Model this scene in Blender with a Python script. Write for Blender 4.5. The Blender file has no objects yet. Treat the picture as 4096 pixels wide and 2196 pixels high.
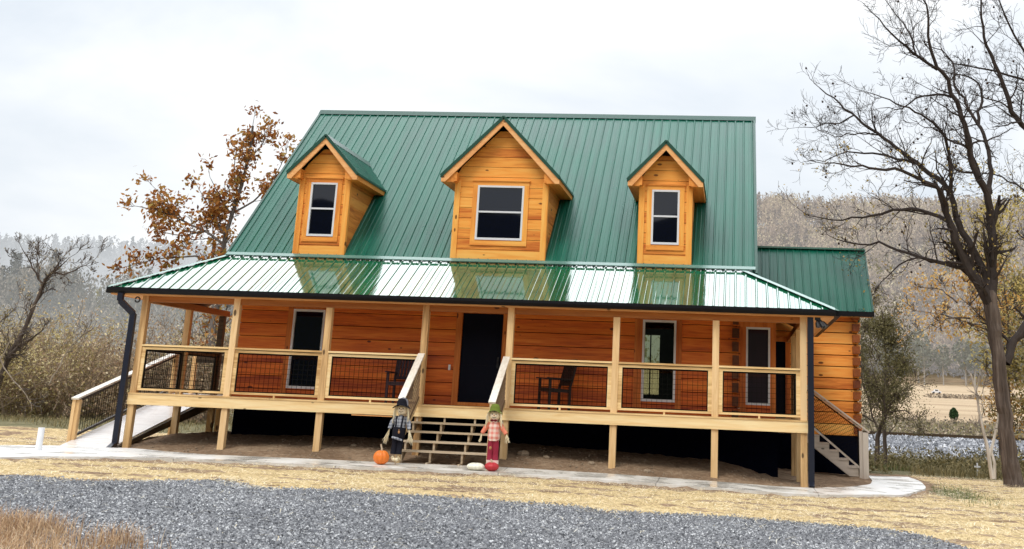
import bpy, math, random
import numpy as np
from mathutils import Vector, Matrix
from mathutils import noise as mnoise

random.seed(11)
rng = np.random.default_rng(11)
scene = bpy.context.scene
col = scene.collection
R = math.radians
sin, cos, pi = math.sin, math.cos, math.pi


# ------------------------------------------------------------------ mesh builder
class MB:
    """collects vertices / faces, then links them as ONE mesh object"""
    def __init__(s):
        s.v, s.f, s.t, s.n = [], [], [], 0

    def add(s, verts, faces, tint=0.5):
        verts = np.asarray(verts, float).reshape(-1, 3)
        faces = np.asarray(faces, int)
        s.v.append(verts)
        s.f.append(faces + s.n)
        t = np.empty(len(verts)); t[:] = tint
        s.t.append(t)
        s.n += len(verts)

    def hexa(s, p, tint=0.5):
        """8 corners: bottom ring 0-3, top ring 4-7 (counter-clockwise seen from above)"""
        s.add(p, [(3, 2, 1, 0), (4, 5, 6, 7), (0, 1, 5, 4), (1, 2, 6, 5), (2, 3, 7, 6), (3, 0, 4, 7)], tint)

    def box(s, x0, x1, y0, y1, z0, z1, tint=0.5):
        s.hexa([(x0, y0, z0), (x1, y0, z0), (x1, y1, z0), (x0, y1, z0), (x0, y0, z1), (x1, y0, z1), (x1, y1, z1), (x0, y1, z1)], tint)

    def bar(s, a, b, w, h, up=(0, 0, 1), tint=0.5):
        """rectangular bar a->b, width w sideways, height h along 'up'"""
        a, b = np.array(a, float), np.array(b, float)
        d = b - a; d /= np.linalg.norm(d)
        side = np.cross(d, up); side /= np.linalg.norm(side)
        u = np.cross(side, d)
        o = [(-w / 2 * side - h / 2 * u), (w / 2 * side - h / 2 * u), (w / 2 * side + h / 2 * u), (-w / 2 * side + h / 2 * u)]
        s.add([a + k for k in o] + [b + k for k in o],
              [(0, 1, 2, 3), (7, 6, 5, 4), (0, 4, 5, 1), (1, 5, 6, 2), (2, 6, 7, 3), (3, 7, 4, 0)], tint)

    def prism(s, poly, d, tint=0.5):
        """planar polygon (list of 3d points) swept by vector d"""
        poly = np.asarray(poly, float); d = np.asarray(d, float); n = len(poly)
        s.v.append(np.vstack([poly, poly + d])); s.t.append(np.full(2 * n, float(tint)))
        base = s.n; s.n += 2 * n
        s.f.append([tuple(base + i for i in range(n))[::-1]])
        s.f.append([tuple(base + n + i for i in range(n))])
        s.f.append(np.array([(base + i, base + (i + 1) % n, base + n + (i + 1) % n, base + n + i) for i in range(n)]))

    def tube(s, pts, rad, sides=5, tint=0.5, cap=False):
        pts = np.asarray(pts, float); n = len(pts)
        rad = np.broadcast_to(np.asarray(rad, float), (n,))
        d = np.gradient(pts, axis=0)
        d /= (np.linalg.norm(d, axis=1, keepdims=True) + 1e-9)
        ref = np.array([0.0, 0, 1]) if abs(d[:, 2].mean()) < .8 else np.array([1.0, 0, 0])
        a = np.cross(d, ref); a /= (np.linalg.norm(a, axis=1, keepdims=True) + 1e-9)
        b = np.cross(d, a)
        th = np.linspace(0, 2 * pi, sides, endpoint=False)
        ring = pts[:, None] + rad[:, None, None] * (np.cos(th)[None, :, None] * a[:, None] + np.sin(th)[None, :, None] * b[:, None])
        i = np.arange(n - 1)[:, None] * sides; j = np.arange(sides)[None]; k = (j + 1) % sides
        f = np.stack([i + j, i + k, i + sides + k, i + sides + j], -1).reshape(-1, 4)
        s.add(ring.reshape(-1, 3), f, tint)
        if cap:
            b0 = s.n - n * sides
            s.f.append([tuple(b0 + q for q in range(sides)), tuple(s.n - sides + q for q in range(sides))[::-1]])

    def ell(s, c, r, nu=14, nv=9, tint=0.5, fn=None):
        u = np.linspace(0, 2 * pi, nu, endpoint=False); v = np.linspace(0, pi, nv)
        U, V = np.meshgrid(u, v)
        k = fn(U, V) if fn is not None else 1.0
        p = np.stack([c[0] + k * r[0] * np.sin(V) * np.cos(U), c[1] + k * r[1] * np.sin(V) * np.sin(U), c[2] + r[2] * np.cos(V) * (k if np.ndim(k) else 1)], -1).reshape(-1, 3)
        i = np.arange(nv - 1)[:, None] * nu; j = np.arange(nu)[None]; q = (j + 1) % nu
        f = np.stack([i + j, i + nu + j, i + nu + q, i + q], -1).reshape(-1, 4)
        s.add(p, f, tint)

    def leaves(s, c, size, tint, flat=0.0, aspect=1.0, upright=0.0):
        """one small randomly turned quad (kite) per centre"""
        c = np.asarray(c, float); n = len(c)
        size = np.broadcast_to(size, (n,))
        a = rng.normal(size=(n, 3)); a[:, 2] *= (1 - flat); a[:, 2] += upright * 2 * np.sign(a[:, 2] + 1e-6)
        a /= np.linalg.norm(a, axis=1, keepdims=True)
        b = rng.normal(size=(n, 3)); b -= (b * a).sum(1, keepdims=True) * a
        b /= np.linalg.norm(b, axis=1, keepdims=True)
        a = a * size[:, None]; b = b * size[:, None] * aspect
        q = np.stack([c - a, c - .25 * a + .6 * b, c + a, c - .1 * a - .6 * b], 1)
        f = np.arange(4 * n).reshape(n, 4)
        s.add(q.reshape(-1, 3), f, np.repeat(np.broadcast_to(tint, (n,)), 4))

    def split(s):
        """one builder per added piece"""
        off = np.cumsum([0] + [len(v) for v in s.v]); out = []
        for i in range(len(s.v)):
            m = MB(); m.v = [s.v[i]]; m.t = [s.t[i]]; m.n = len(s.v[i]); out.append(m)
        for f in s.f:
            i = int(np.searchsorted(off, (f.flat[0] if isinstance(f, np.ndarray) else f[0][0]), 'right')) - 1
            out[i].f.append(f - off[i] if isinstance(f, np.ndarray) else [tuple(q - off[i] for q in t) for t in f])
        return out

    def build(s, name, mat, parent=None, smooth=False):
        v = np.vstack(s.v)
        root = parent
        while root is not None and root.parent is not None:
            root = root.parent
        if root is not None:
            v = v - np.array(root.location)
        me = bpy.data.meshes.new(name)
        flat, starts, n = [], [], 0
        for f in s.f:
            if isinstance(f, np.ndarray):
                k = f.shape[1]
                flat.append(f.reshape(-1)); starts.append(n + np.arange(len(f)) * k); n += f.size
            else:
                for t in f:
                    flat.append(np.array(t)); starts.append(np.array([n])); n += len(t)
        flat = np.concatenate(flat); starts = np.concatenate(starts)
        me.vertices.add(len(v)); me.vertices.foreach_set('co', v.astype(np.float32).ravel())
        me.loops.add(n); me.loops.foreach_set('vertex_index', flat.astype(np.int32))
        me.polygons.add(len(starts)); me.polygons.foreach_set('loop_start', starts.astype(np.int32))
        me.update(calc_edges=True)
        at = me.attributes.new('tint', 'FLOAT', 'POINT')
        at.data.foreach_set('value', np.concatenate(s.t).astype(np.float32))
        me.polygons.foreach_set('use_smooth', np.full(len(starts), bool(smooth)))
        me.validate()
        o = bpy.data.objects.new(name, me)
        me.materials.append(mat)
        col.objects.link(o)
        o.parent = parent
        return o


def tag(o, label=None, cat=None, group=None, kind=None):
    if label: o['label'] = label
    if cat: o['category'] = cat
    if group: o['group'] = group
    if kind: o['kind'] = kind
    return o


def thing(name, label, cat, loc=(0, 0, 0), group=None):
    o = bpy.data.objects.new(name, None); col.objects.link(o)
    o.location = loc; o.empty_display_size = .2
    return tag(o, label, cat, group)


def copy_tree(o, parent=None):
    c = o.copy(); col.objects.link(c); c.parent = parent
    for ch in o.children: copy_tree(ch, c)
    return c


# ------------------------------------------------------------------ materials
class NT:
    def __init__(s, name):
        s.m = bpy.data.materials.new(name); s.m.use_nodes = True
        s.t = s.m.node_tree; s.b = s.t.nodes['Principled BSDF']; s.out = s.t.nodes['Material Output']

    def n(s, typ, ins=None, **props):
        nd = s.t.nodes.new(typ)
        for k, v in props.items(): setattr(nd, k, v)
        for k, v in (ins or {}).items(): s.set(nd.inputs[k], v)
        return nd

    def set(s, sock, v):
        if isinstance(v, bpy.types.NodeSocket): s.t.links.new(v, sock)
        elif isinstance(v, bpy.types.Node): s.t.links.new(v.outputs[0], sock)
        else: sock.default_value = v

    def math(s, op, a, b=0.0, c=0.0, clamp=False):
        return s.n('ShaderNodeMath', {0: a, 1: b, 2: c}, operation=op, use_clamp=clamp).outputs[0]

    def ramp(s, fac, stops, interp='LINEAR'):
        nd = s.n('ShaderNodeValToRGB', {0: fac}); cr = nd.color_ramp; cr.interpolation = interp
        while len(cr.elements) < len(stops): cr.elements.new(.5)
        for e, (p, c) in zip(cr.elements, stops):
            e.position = p; e.color = (c[0], c[1], c[2], 1) if not isinstance(c, (int, float)) else (c, c, c, 1)
        return nd.outputs[0]

    def mix(s, fac, a, b, mode='MIX'):
        nd = s.n('ShaderNodeMix', data_type='RGBA', blend_type=mode)
        s.set(nd.inputs[0], fac)
        for i, v in ((6, a), (7, b)):
            if isinstance(v, tuple): v = (v[0], v[1], v[2], 1)
            s.set(nd.inputs[i], v)
        return nd.outputs[2]

    def pos(s, kind='Object', scale=(1, 1, 1), rnd=False):
        tc = s.n('ShaderNodeTexCoord')
        v = tc.outputs[kind]
        if rnd:
            oi = s.n('ShaderNodeObjectInfo')
            k = s.math('MULTIPLY', oi.outputs['Random'], 37.0)
            cb = s.n('ShaderNodeCombineXYZ', {0: k, 1: k, 2: k})
            v = s.n('ShaderNodeVectorMath', {0: v, 1: cb.outputs[0]}, operation='ADD').outputs[0]
        mp = s.n('ShaderNodeMapping', {0: v}); mp.inputs['Scale'].default_value = scale
        return mp.outputs[0]

    def noise(s, vec, scale=1.0, detail=4.0, rough=.55, dist=0.0):
        return s.n('ShaderNodeTexNoise', {'Vector': vec, 'Scale': scale, 'Detail': detail, 'Roughness': rough, 'Distortion': dist}).outputs[0]

    def bump(s, h, strength=.3, dist=.02):
        s.set(s.b.inputs['Normal'], s.n('ShaderNodeBump', {'Height': h, 'Strength': strength, 'Distance': dist}).outputs[0])

    def fin(s, color=None, rough=.6, spec=None, **kw):
        if color is not None:
            if isinstance(color, tuple): color = (color[0], color[1], color[2], 1)
            s.set(s.b.inputs['Base Color'], color)
        s.set(s.b.inputs['Roughness'], rough)
        if spec is not None: s.b.inputs['Specular IOR Level'].default_value = spec
        for k, v in kw.items(): s.set(s.b.inputs[k.replace('_', ' ')], v)
        return s.m


def wood(name, dark, mid, light, axis='X', course=None, knots=True, rough=.55, knot_scale=1.0, vary=.5, wet=0.0):
    """stained or raw timber: grain along axis, per-course tone, knots"""
    N = NT(name)
    st = {'X': (1.2, 16, 16), 'Y': (16, 1.2, 16), 'Z': (16, 16, 1.2)}[axis]
    base = N.pos('Object', (1, 1, 1), rnd=True)
    if course:
        sep = N.n('ShaderNodeSeparateXYZ', {0: N.pos('Object')})
        k = N.math('FLOOR', N.math('DIVIDE', N.math('SUBTRACT', sep.outputs[2], course[1]), course[0]))
        wn = N.n('ShaderNodeTexWhiteNoise', {'Vector': N.n('ShaderNodeCombineXYZ', {0: k, 1: 3.0, 2: 1.0})}).outputs
        shift = N.n('ShaderNodeVectorMath', {0: wn[1], 'Scale': 23.0}, operation='SCALE').outputs[0]
        base = N.n('ShaderNodeVectorMath', {0: base, 1: shift}, operation='ADD').outputs[0]
        tone = wn[0]
    else:
        tone = N.n('ShaderNodeObjectInfo').outputs['Random']
    mp = N.n('ShaderNodeMapping', {0: base}); mp.inputs['Scale'].default_value = st
    g1 = N.noise(mp.outputs[0], 1.0, 5, .6, .6)
    mp2 = N.n('ShaderNodeMapping', {0: base}); mp2.inputs['Scale'].default_value = tuple(x * .22 for x in st)
    g2 = N.noise(mp2.outputs[0], 1.0, 3, .5, 1.0)
    f = N.math('ADD', N.math('MULTIPLY', g1, .45), N.math('MULTIPLY', g2, .4))
    f = N.math('ADD', f, N.math('MULTIPLY', N.math('SUBTRACT', tone, .5), vary * .5))
    f = N.math('ADD', f, .08)
    c = N.ramp(f, [(.33, dark), (.5, mid), (.67, light)])
    if knots:
        ks = {'X': (2.4, .05, 5.2), 'Y': (.05, 2.4, 5.2), 'Z': (5.2, .05, 2.4)}[axis]
        mk = N.n('ShaderNodeMapping', {0: base}); mk.inputs['Scale'].default_value = tuple(x * knot_scale for x in ks)
        vo = N.n('ShaderNodeTexVoronoi', {'Vector': mk.outputs[0], 'Scale': 1.0})
        wv = N.n('ShaderNodeTexWhiteNoise', {'Vector': vo.outputs['Position']}).outputs[0]
        rad = N.math('MULTIPLY', N.math('POWER', wv, 1.7), .19)
        d = N.math('SUBTRACT', rad, vo.outputs['Distance'])
        core = N.math('MULTIPLY', d, 22.0, clamp=True)
        c = N.mix(N.math('MULTIPLY', core, .9), c, tuple(x * .22 for x in dark))
    N.bump(g1, .25, .01)
    return N.fin(c, rough, spec=.35 + wet)


def plain(name, c, rough=.5, spec=.5, var=.15, scale=6.0, metallic=0.0, bump=0.0, **kw):
    N = NT(name)
    nz = N.noise(N.pos('Object', rnd=True), scale, 4)
    cc = N.mix(nz, tuple(x * (1 - var) for x in c), tuple(min(1, x * (1 + var)) for x in c))
    if bump: N.bump(nz, bump, .02)
    return N.fin(cc, rough, spec, Metallic=metallic, **kw)


def leafmat(name, stops, haze=0.0, hazecol=(.80, .84, .88), rough=.7, transl=.25, zfade=None):
    """foliage: tint attribute -> colour; haze = light scattered in by the mist between here and there"""
    N = NT(name)
    at = N.n('ShaderNodeAttribute', attribute_name='tint')
    nz = N.noise(N.pos('Object'), .35, 3)
    f = N.math('ADD', at.outputs['Fac'], N.math('MULTIPLY', N.math('SUBTRACT', nz, .5), .35))
    c = N.ramp(f, [(i / (len(stops) - 1), s_) for i, s_ in enumerate(stops)])
    N.set(N.b.inputs['Base Color'], c); N.b.inputs['Roughness'].default_value = rough
    N.b.inputs['Specular IOR Level'].default_value = .2
    sh = N.b.outputs[0]
    if transl:
        tr = N.n('ShaderNodeBsdfTranslucent', {0: c})
        sh = N.n('ShaderNodeMixShader', {0: transl, 1: sh, 2: tr.outputs[0]}).outputs[0]
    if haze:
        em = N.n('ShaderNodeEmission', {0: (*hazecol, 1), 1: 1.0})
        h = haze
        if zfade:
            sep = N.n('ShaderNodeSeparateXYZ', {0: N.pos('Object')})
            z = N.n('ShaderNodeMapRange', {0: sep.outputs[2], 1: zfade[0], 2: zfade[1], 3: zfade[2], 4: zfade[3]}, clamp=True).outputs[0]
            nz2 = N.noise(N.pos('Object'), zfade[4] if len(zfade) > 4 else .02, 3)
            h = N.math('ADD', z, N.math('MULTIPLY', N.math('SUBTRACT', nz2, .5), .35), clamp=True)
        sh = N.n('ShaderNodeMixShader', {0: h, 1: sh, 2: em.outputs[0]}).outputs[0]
    N.t.links.new(sh, N.out.inputs[0])
    return N.m


COURSE, Z0 = .2965, .853
M = {}
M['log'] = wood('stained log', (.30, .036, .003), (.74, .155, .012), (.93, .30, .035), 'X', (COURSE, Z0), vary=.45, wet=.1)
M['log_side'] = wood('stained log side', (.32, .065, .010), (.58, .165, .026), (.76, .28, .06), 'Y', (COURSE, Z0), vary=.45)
M['siding'] = wood('stained dormer siding', (.56, .135, .014), (.90, .36, .055), (.96, .50, .11), 'X', (.245, 4.51), vary=.5)
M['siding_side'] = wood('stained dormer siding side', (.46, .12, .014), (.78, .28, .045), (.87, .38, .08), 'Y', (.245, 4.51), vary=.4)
M['trim'] = wood('stained trim upright', (.58, .15, .016), (.90, .365, .058), (.96, .52, .12), 'Z', vary=.3)
M['trim_x'] = wood('stained trim flat', (.56, .15, .016), (.88, .33, .052), (.94, .47, .10), 'X', vary=.3)
M['casing'] = wood('stained casing', (.36, .075, .012), (.60, .17, .027), (.74, .27, .06), 'Z', vary=.3)
M['fascia'] = wood('fascia board', (.62, .27, .09), (.84, .41, .15), (.90, .52, .23), 'X', vary=.2)
M['pine'] = wood('treated pine upright', (.36, .19, .07), (.70, .45, .205), (.85, .60, .32), 'Z', vary=.5, rough=.6, knot_scale=.8)
M['pine_x'] = wood('treated pine flat', (.48, .27, .095), (.84, .59, .28), (.93, .74, .42), 'X', vary=.35, rough=.55, knot_scale=.8)
M['pine_y'] = wood('treated pine lengthwise', (.40, .26, .12), (.60, .43, .22), (.72, .55, .32), 'Y', vary=.4, rough=.6)
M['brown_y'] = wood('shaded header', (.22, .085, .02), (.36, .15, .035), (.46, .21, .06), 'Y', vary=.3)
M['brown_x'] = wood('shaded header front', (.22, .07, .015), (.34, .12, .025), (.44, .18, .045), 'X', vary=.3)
M['cap'] = wood('wet rail cap', (.62, .54, .42), (.80, .73, .62), (.88, .83, .75), 'Y', vary=.2, rough=.22, wet=.4, knots=False)
M['tread'] = wood('weathered tread', (.34, .25, .15), (.52, .41, .28), (.66, .55, .41), 'X', vary=.4, rough=.5, knots=False)
M['grey_wood'] = wood('grey stair wood', (.36, .30, .23), (.52, .44, .36), (.62, .54, .46), 'X', vary=.3, rough=.6)
M['grey_post'] = wood('grey stair post', (.36, .30, .24), (.54, .46, .38), (.64, .57, .49), 'Z', vary=.3, rough=.6)
M['ramp'] = wood('wet ramp boards', (.74, .68, .64), (.86, .82, .79), (.92, .90, .88), 'X', vary=.3, rough=.18, wet=.5, knots=False)
M['dark_wood'] = wood('dark and shaded timber', (.02, .012, .006), (.045, .028, .014), (.09, .055, .025), 'X', knots=False, rough=.5)
M['darkgap'] = plain('dark seam', (.03, .010, .003), .9, .1)
M['gutter'] = plain('black gutter', (.004, .004, .006), .5, .2)
M['downspout'] = plain('navy black downspout', (.007, .010, .022), .35, .4)
M['vinyl'] = plain('white vinyl', (.72, .73, .76), .4, .5, .05)
M['wire'] = plain('black wire', (.005, .004, .003), .7, .1)
M['bronze_wire'] = plain('brown expanded mesh', (.14, .08, .035), .5, .3)
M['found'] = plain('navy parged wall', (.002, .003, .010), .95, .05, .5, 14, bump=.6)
M['inside'] = plain('dark interior', (.05, .035, .025), .9, .1)
M['black_metal'] = plain('black lamp metal', (.01, .01, .012), .4, .4)
M['white_plastic'] = plain('white plastic', (.80, .81, .83), .3, .5, .04)
M['endgrain'] = wood('log end grain', (.05, .012, .002), (.09, .024, .004), (.14, .04, .008), 'Y', vary=.5, knots=False)
M['endgrain_lit'] = wood('lit log end grain', (.11, .022, .004), (.20, .05, .008), (.28, .075, .014), 'Y', vary=.5, knots=False)  # lit copy of the log end grain: brighter light put into the colour


def glass(name, c, rough=.03, spec=.5):
    N = NT(name)
    nz = N.noise(N.pos('Object'), .8, 2)
    N.bump(nz, .05, .02)
    return N.fin(c, rough, spec)


M['glass'] = glass('dark window glass', (.001, .002, .008), .02, .6)
M['glass_plum_sheen'] = glass('plum reflection glass', (.028, .018, .026), .05, .7)  # purple-grey reflection painted into the pane colour
M['door'] = plain('navy door paint', (.001, .002, .010), .5, .12)


def clear_glass():
    N = NT('see-through glass')
    gl = N.n('ShaderNodeBsdfGlossy', {0: (1, 1, 1, 1), 1: .02})
    tr = N.n('ShaderNodeBsdfTransparent', {0: (.50, .53, .42, 1)})
    fr = N.n('ShaderNodeFresnel', {0: 1.5})
    mx = N.n('ShaderNodeMixShader', {0: fr.outputs[0], 1: tr.outputs[0], 2: gl.outputs[0]})
    N.t.links.new(mx.outputs[0], N.out.inputs[0])
    return N.m


M['clear'] = clear_glass()


def roofmat(name, base, ior, rough, axis='Y', wave=.5, patch=.34):
    N = NT(name)
    st = (7, .35, .35) if axis == 'Y' else (.35, 7, .35)
    a = N.noise(N.pos('Object', st), 1.0, 4, .6)
    b = N.noise(N.pos('Object'), .5, 3)
    f = N.math('ADD', N.math('MULTIPLY', a, .6), N.math('MULTIPLY', b, .4))
    c = N.ramp(f, [(.3, tuple(x * (1 - patch) for x in base)), (.7, tuple(x * (1 + patch) for x in base))])
    N.bump(a, wave, .012)
    r = N.math('ADD', rough, N.math('MULTIPLY', N.math('SUBTRACT', b, .45), rough * .9))
    return N.fin(c, r, IOR=ior)


M['roof'] = roofmat('green metal roof', (.002, .100, .062), 1.45, .30, wave=.3)
M['roof_wet'] = roofmat('wet green metal porch roof', (.008, .115, .050), 2.25, .075, wave=.16)
M['roof_side'] = roofmat('green metal side roof', (.002, .100, .062), 1.45, .30, 'X')
M['flash'] = plain('pale green flashing', (.10, .22, .18), .25, .6)
M['ridge_cap'] = plain('dark green ridge cap', (.004, .06, .036), .35, .5)

# ------------------------------------------------------------------ ground heights
FY = 27.3
XF = [-20, -13.3, -11.1, -8.9, -6, -4.9, -2.6, -.45, 1.37, 3.3, 6, 12]
ZF = [-1.36, -1.335, -1.26, -1.20, -1.2, -1.185, -1.265, -1.36, -1.46, -1.55, -1.58, -1.6]
XW = [-20, -13, -6, 0, 2, 4, 8]; ZW = [-1.36, -1.35, -1.38, -1.47, -1.53, -1.57, -1.6]


def pl(x, xs, ys):
    return np.interp(x, xs, ys)


def sstep(a, b, x):
    t = np.clip((x - a) / (b - a), 0, 1)
    return t * t * (3 - 2 * t)


def gz(x, y):
    """ground height, arrays"""
    x = np.asarray(x, float); y = np.asarray(y, float); D = y + FY
    zf = pl(x, XF, ZF); zw = pl(x, XW, ZW)
    zb = zf + .27 * sstep(-14.5, -13, x) * sstep(1.3, -.6, x)

    def seg(d0, d1, a, b):
        t = np.clip((D - d0) / (d1 - d0), 0, 1)
        return a + (b - a) * t
    z = np.where(D < 24, seg(14, 24, -1.62, zw), np.where(D < 25.6, seg(24, 25.6, zw, zw + .02), np.where(D < 27.3, seg(25.6, 27.3, zw + .02, zf), seg(27.2, 29.3, zf, zb))))
    rt = np.interp(D, [40, 50, 55.5, 59.5, 62.5, 65, 90, 300, 330, 560, 700, 1200], [-1.6, -1.75, -1.85, -.90, -.90, -1.4, -.3, 7.2, 9, 78, 100, 105])
    lf = np.interp(D, [40, 60, 90, 140, 200, 400, 1200], [-1.3, -1.2, .3, 5, 9, 33, 40])
    t = sstep(-.35, -.12, x / np.maximum(D, 1))
    far = lf * (1 - t) + rt * t
    w = sstep(36, 42, D)
    z = z * (1 - w) + far * w
    return z + 1.4


def gz1(x, y): return float(gz(np.array([x]), np.array([y]))[0])


# walkway edges (back and front) in metres
WB = [(-30, -2.6), (-15.6, -2.5), (-14.3, -.75), (-12.9, -.66), (-11.7, -1.35), (-10.8, -1.6), (-9.8, -1.55), (-7.2, -1.45), (-6.2, -1.40), (-4.7, -1.25), (-2.2, -1.1), (.0, -1.1), (.74, -1.05), (1.53, -.6)]
WF = [(-30, -5.3), (-13.5, -5.0), (-12.8, -4.1), (-11.6, -3.4), (-9.5, -3.05), (-6.9, -2.75), (-4.6, -2.25), (-2.1, -2.3), (.0, -2.6), (.7, -2.6), (1.65, -2.2)]
PADIN = [(1.53, -.6), (2.33, .85), (3.0, 3.0), (3.25, 5.0), (3.4, 7.6)]
PADOUT = [(1.65, -2.2), (3.31, -.35), (4.25, 3.0), (4.55, 6.2), (4.5, 8.2)]
GRAV = [(-30, -7.3), (-11.8, -7.25), (-10.2, -7.7), (-9.5, -7.25), (-8.4, -6.45), (-7.4, -7.3), (-6.1, -6.95), (-5.2, -7.1), (-2.5, -7.3), (-1.9, -7.85), (-.3, -7.5), (1.1, -7.7), (2.1, -7.8), (2.6, -8.4), (2.95, -9.8), (3.4, -14)]


def CL(x, y): return -13.15 - (x + 8.3) * .95 - y


def ground():
    def axis(lo, hi, step, far, k=1.16):
        a = list(np.arange(lo, hi, step)); d = step; x = hi
        up = []
        while x < far: up.append(x); d *= k; x += d
        d = step; x = lo; dn = []
        while x > -far: d *= k; x -= d; dn.append(x)
        return np.array(dn[::-1] + a + up)
    xs = axis(-19, 9, .13, 900)
    ys = axis(-16.5, 12, .11, 1100)
    ys = ys[ys > -700]
    X, Y = np.meshgrid(xs, ys)
    Zg = gz(X, Y)
    D = Y + FY
    wb = pl(X, *zip(*WB)); wf = pl(X, *zip(*WF)); ge = pl(X, *zip(*GRAV))
    nz = rng.normal(size=X.shape) * .012
    gravel = sstep(.18, -.18, Y - ge) * (X < 5)
    clump = sstep(0, .6, CL(X, Y)) * (X < -5.6)
    gravel = gravel * (1 - clump)
    straw = sstep(-.15, .25, Y - ge) * sstep(.18, .75, wf - Y + .25 * np.sin(X * 1.3)) * (X < 1.65)
    xr = X > 1.4
    padout = np.where(Y < -.3, 1.65 + (Y + 2.2) * .9, np.interp(Y, [-.35, 3, 6.2, 8.2], [3.31, 4.25, 4.55, 4.5]))
    straw = np.where(xr, sstep(-.15, .25, Y - ge) * np.maximum(sstep(.1, .4, X - padout), sstep(.1, .5, -2.2 - Y)) * sstep(10.6, 9.6, Y), straw)
    straw = np.where(X < -12.5, np.maximum(straw, sstep(-2.6, -1.8, Y) * sstep(11.5, 10, Y) * sstep(-13.8, -14.6, X)), straw)
    straw = np.where((X < -11.8), np.maximum(straw, sstep(4, 5.5, Y) * sstep(13, 11.5, Y)), straw)
    grass = np.where(D < 66, sstep(9.6, 10.6, Y), 0) * (1 - sstep(55.2, 55.9, D) * sstep(-.2, -.1, X / D))
    pg = np.exp(-(((X - 4.6) / .5) ** 2 + ((Y - 2.0) / 2.2) ** 2)) * .95
    grass = np.maximum(grass, pg * (X > padout + .03)); straw = straw * (1 - .85 * pg)
    ball = sstep(55.3, 56.0, D) * sstep(63.5, 62.5, D) * sstep(-.25, -.15, X / D)
    field = sstep(88, 96, D) * sstep(310, 296, D) * sstep(-.25, -.15, X / D)
    brush = np.where(D >= 63, 1, 0) * (1 - field)
    grass = np.maximum(grass, brush) * (1 - ball)
    grass = np.maximum(grass, sstep(-5, -25, D)); straw = straw * sstep(-20, 0, D); gravel = gravel * sstep(-20, 0, D)
    Zg = Zg + nz * (D < 40) + .05 * clump
    mb = MB(); n1, n0 = len(xs), len(ys)
    i = np.arange(n0 - 1)[:, None] * n1; j = np.arange(n1 - 1)[None]
    f = np.stack([i + j, i + j + 1, i + n1 + j + 1, i + n1 + j], -1).reshape(-1, 4)
    mb.add(np.stack([X, Y, Zg], -1), f)
    N = NT('yard ground')
    at = N.n('ShaderNodeAttribute', attribute_name='zone')
    sep = N.n('ShaderNodeSeparateColor', {0: at.outputs['Color']})
    P = N.pos('Object')
    big = N.noise(P, .9, 5, .6); fine = N.noise(P, 9, 5, .65); mid = N.noise(P, 2.6, 5, .6)

    def edge(w, k=3.5):
        a = N.math('ADD', N.math('SUBTRACT', w, .5), N.math('MULTIPLY', N.math('SUBTRACT', mid, .5), 1.5))
        return N.math('ADD', N.math('MULTIPLY', a, k), .5, clamp=True)
    dirt = N.ramp(N.math('ADD', N.math('MULTIPLY', fine, .5), N.math('MULTIPLY', big, .5)), [(.3, (.12, .075, .044)), (.5, (.26, .175, .11)), (.68, (.44, .325, .215))])
    # straw: crossed fine streaks
    s1 = N.noise(N.pos('Object', (5, 60, 5)), 1.0, 3, .6, .8); s2 = N.noise(N.pos('Object', (40, 9, 9)), 1.0, 3, .6, .8)
    sf = N.math('ADD', N.math('MULTIPLY', s1, .55), N.math('MULTIPLY', s2, .45))
    straw_c = N.ramp(sf, [(.36, (.16, .10, .045)), (.48, (.50, .37, .18)), (.62, (.76, .61, .36))])
    vo = N.n('ShaderNodeTexVoronoi', {'Vector': P, 'Scale': 34.0}); wv = N.n('ShaderNodeTexWhiteNoise', {'Vector': vo.outputs['Position']}).outputs[0]
    gf = N.math('SUBTRACT', N.math('ADD', N.math('MULTIPLY', wv, .75), N.math('MULTIPLY', mid, .3)), N.math('MULTIPLY', vo.outputs['Distance'], .35))
    grav_c = N.ramp(gf, [(.15, (.04, .042, .048)), (.45, (.12, .125, .138)), (.7, (.22, .225, .245)), (.92, (.45, .46, .48))])
    grass_c = N.ramp(N.math('ADD', N.math('MULTIPLY', fine, .6), N.math('MULTIPLY', big, .4)), [(.3, (.07, .075, .035)), (.5, (.16, .145, .075)), (.7, (.30, .25, .15))])
    fs = N.noise(N.pos('Object', (.02, .22, 1)), 1.0, 4, .6)
    field_c = N.ramp(fs, [(.3, (.30, .21, .13)), (.5, (.46, .345, .22)), (.7, (.55, .43, .29))])
    strawpatch = N.math('MULTIPLY', sep.outputs[0], N.ramp(N.noise(N.pos('Object', (.55, 1.5, 1)), 1.0, 4, .65), [(.40, .05), (.50, 1.0)]))
    c = N.mix(edge(strawpatch), dirt, straw_c)
    c = N.mix(edge(sep.outputs[2]), c, grass_c)
    c = N.mix(edge(sep.outputs[1], 5), c, grav_c)
    c = N.mix(at.outputs['Alpha'], c, field_c)
    N.bump(N.math('ADD', fine, sf), .6, .05)
    m = N.fin(c, .9, .15)
    o = mb.build('ground', m, None, True)
    ca = o.data.color_attributes.new('zone', 'FLOAT_COLOR', 'POINT')
    ca.data.foreach_set('color', np.stack([straw, np.maximum(gravel, ball), np.clip(grass, 0, 1), field], -1).astype(np.float32).ravel())
    tag(o, kind='structure')


ground()


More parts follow.
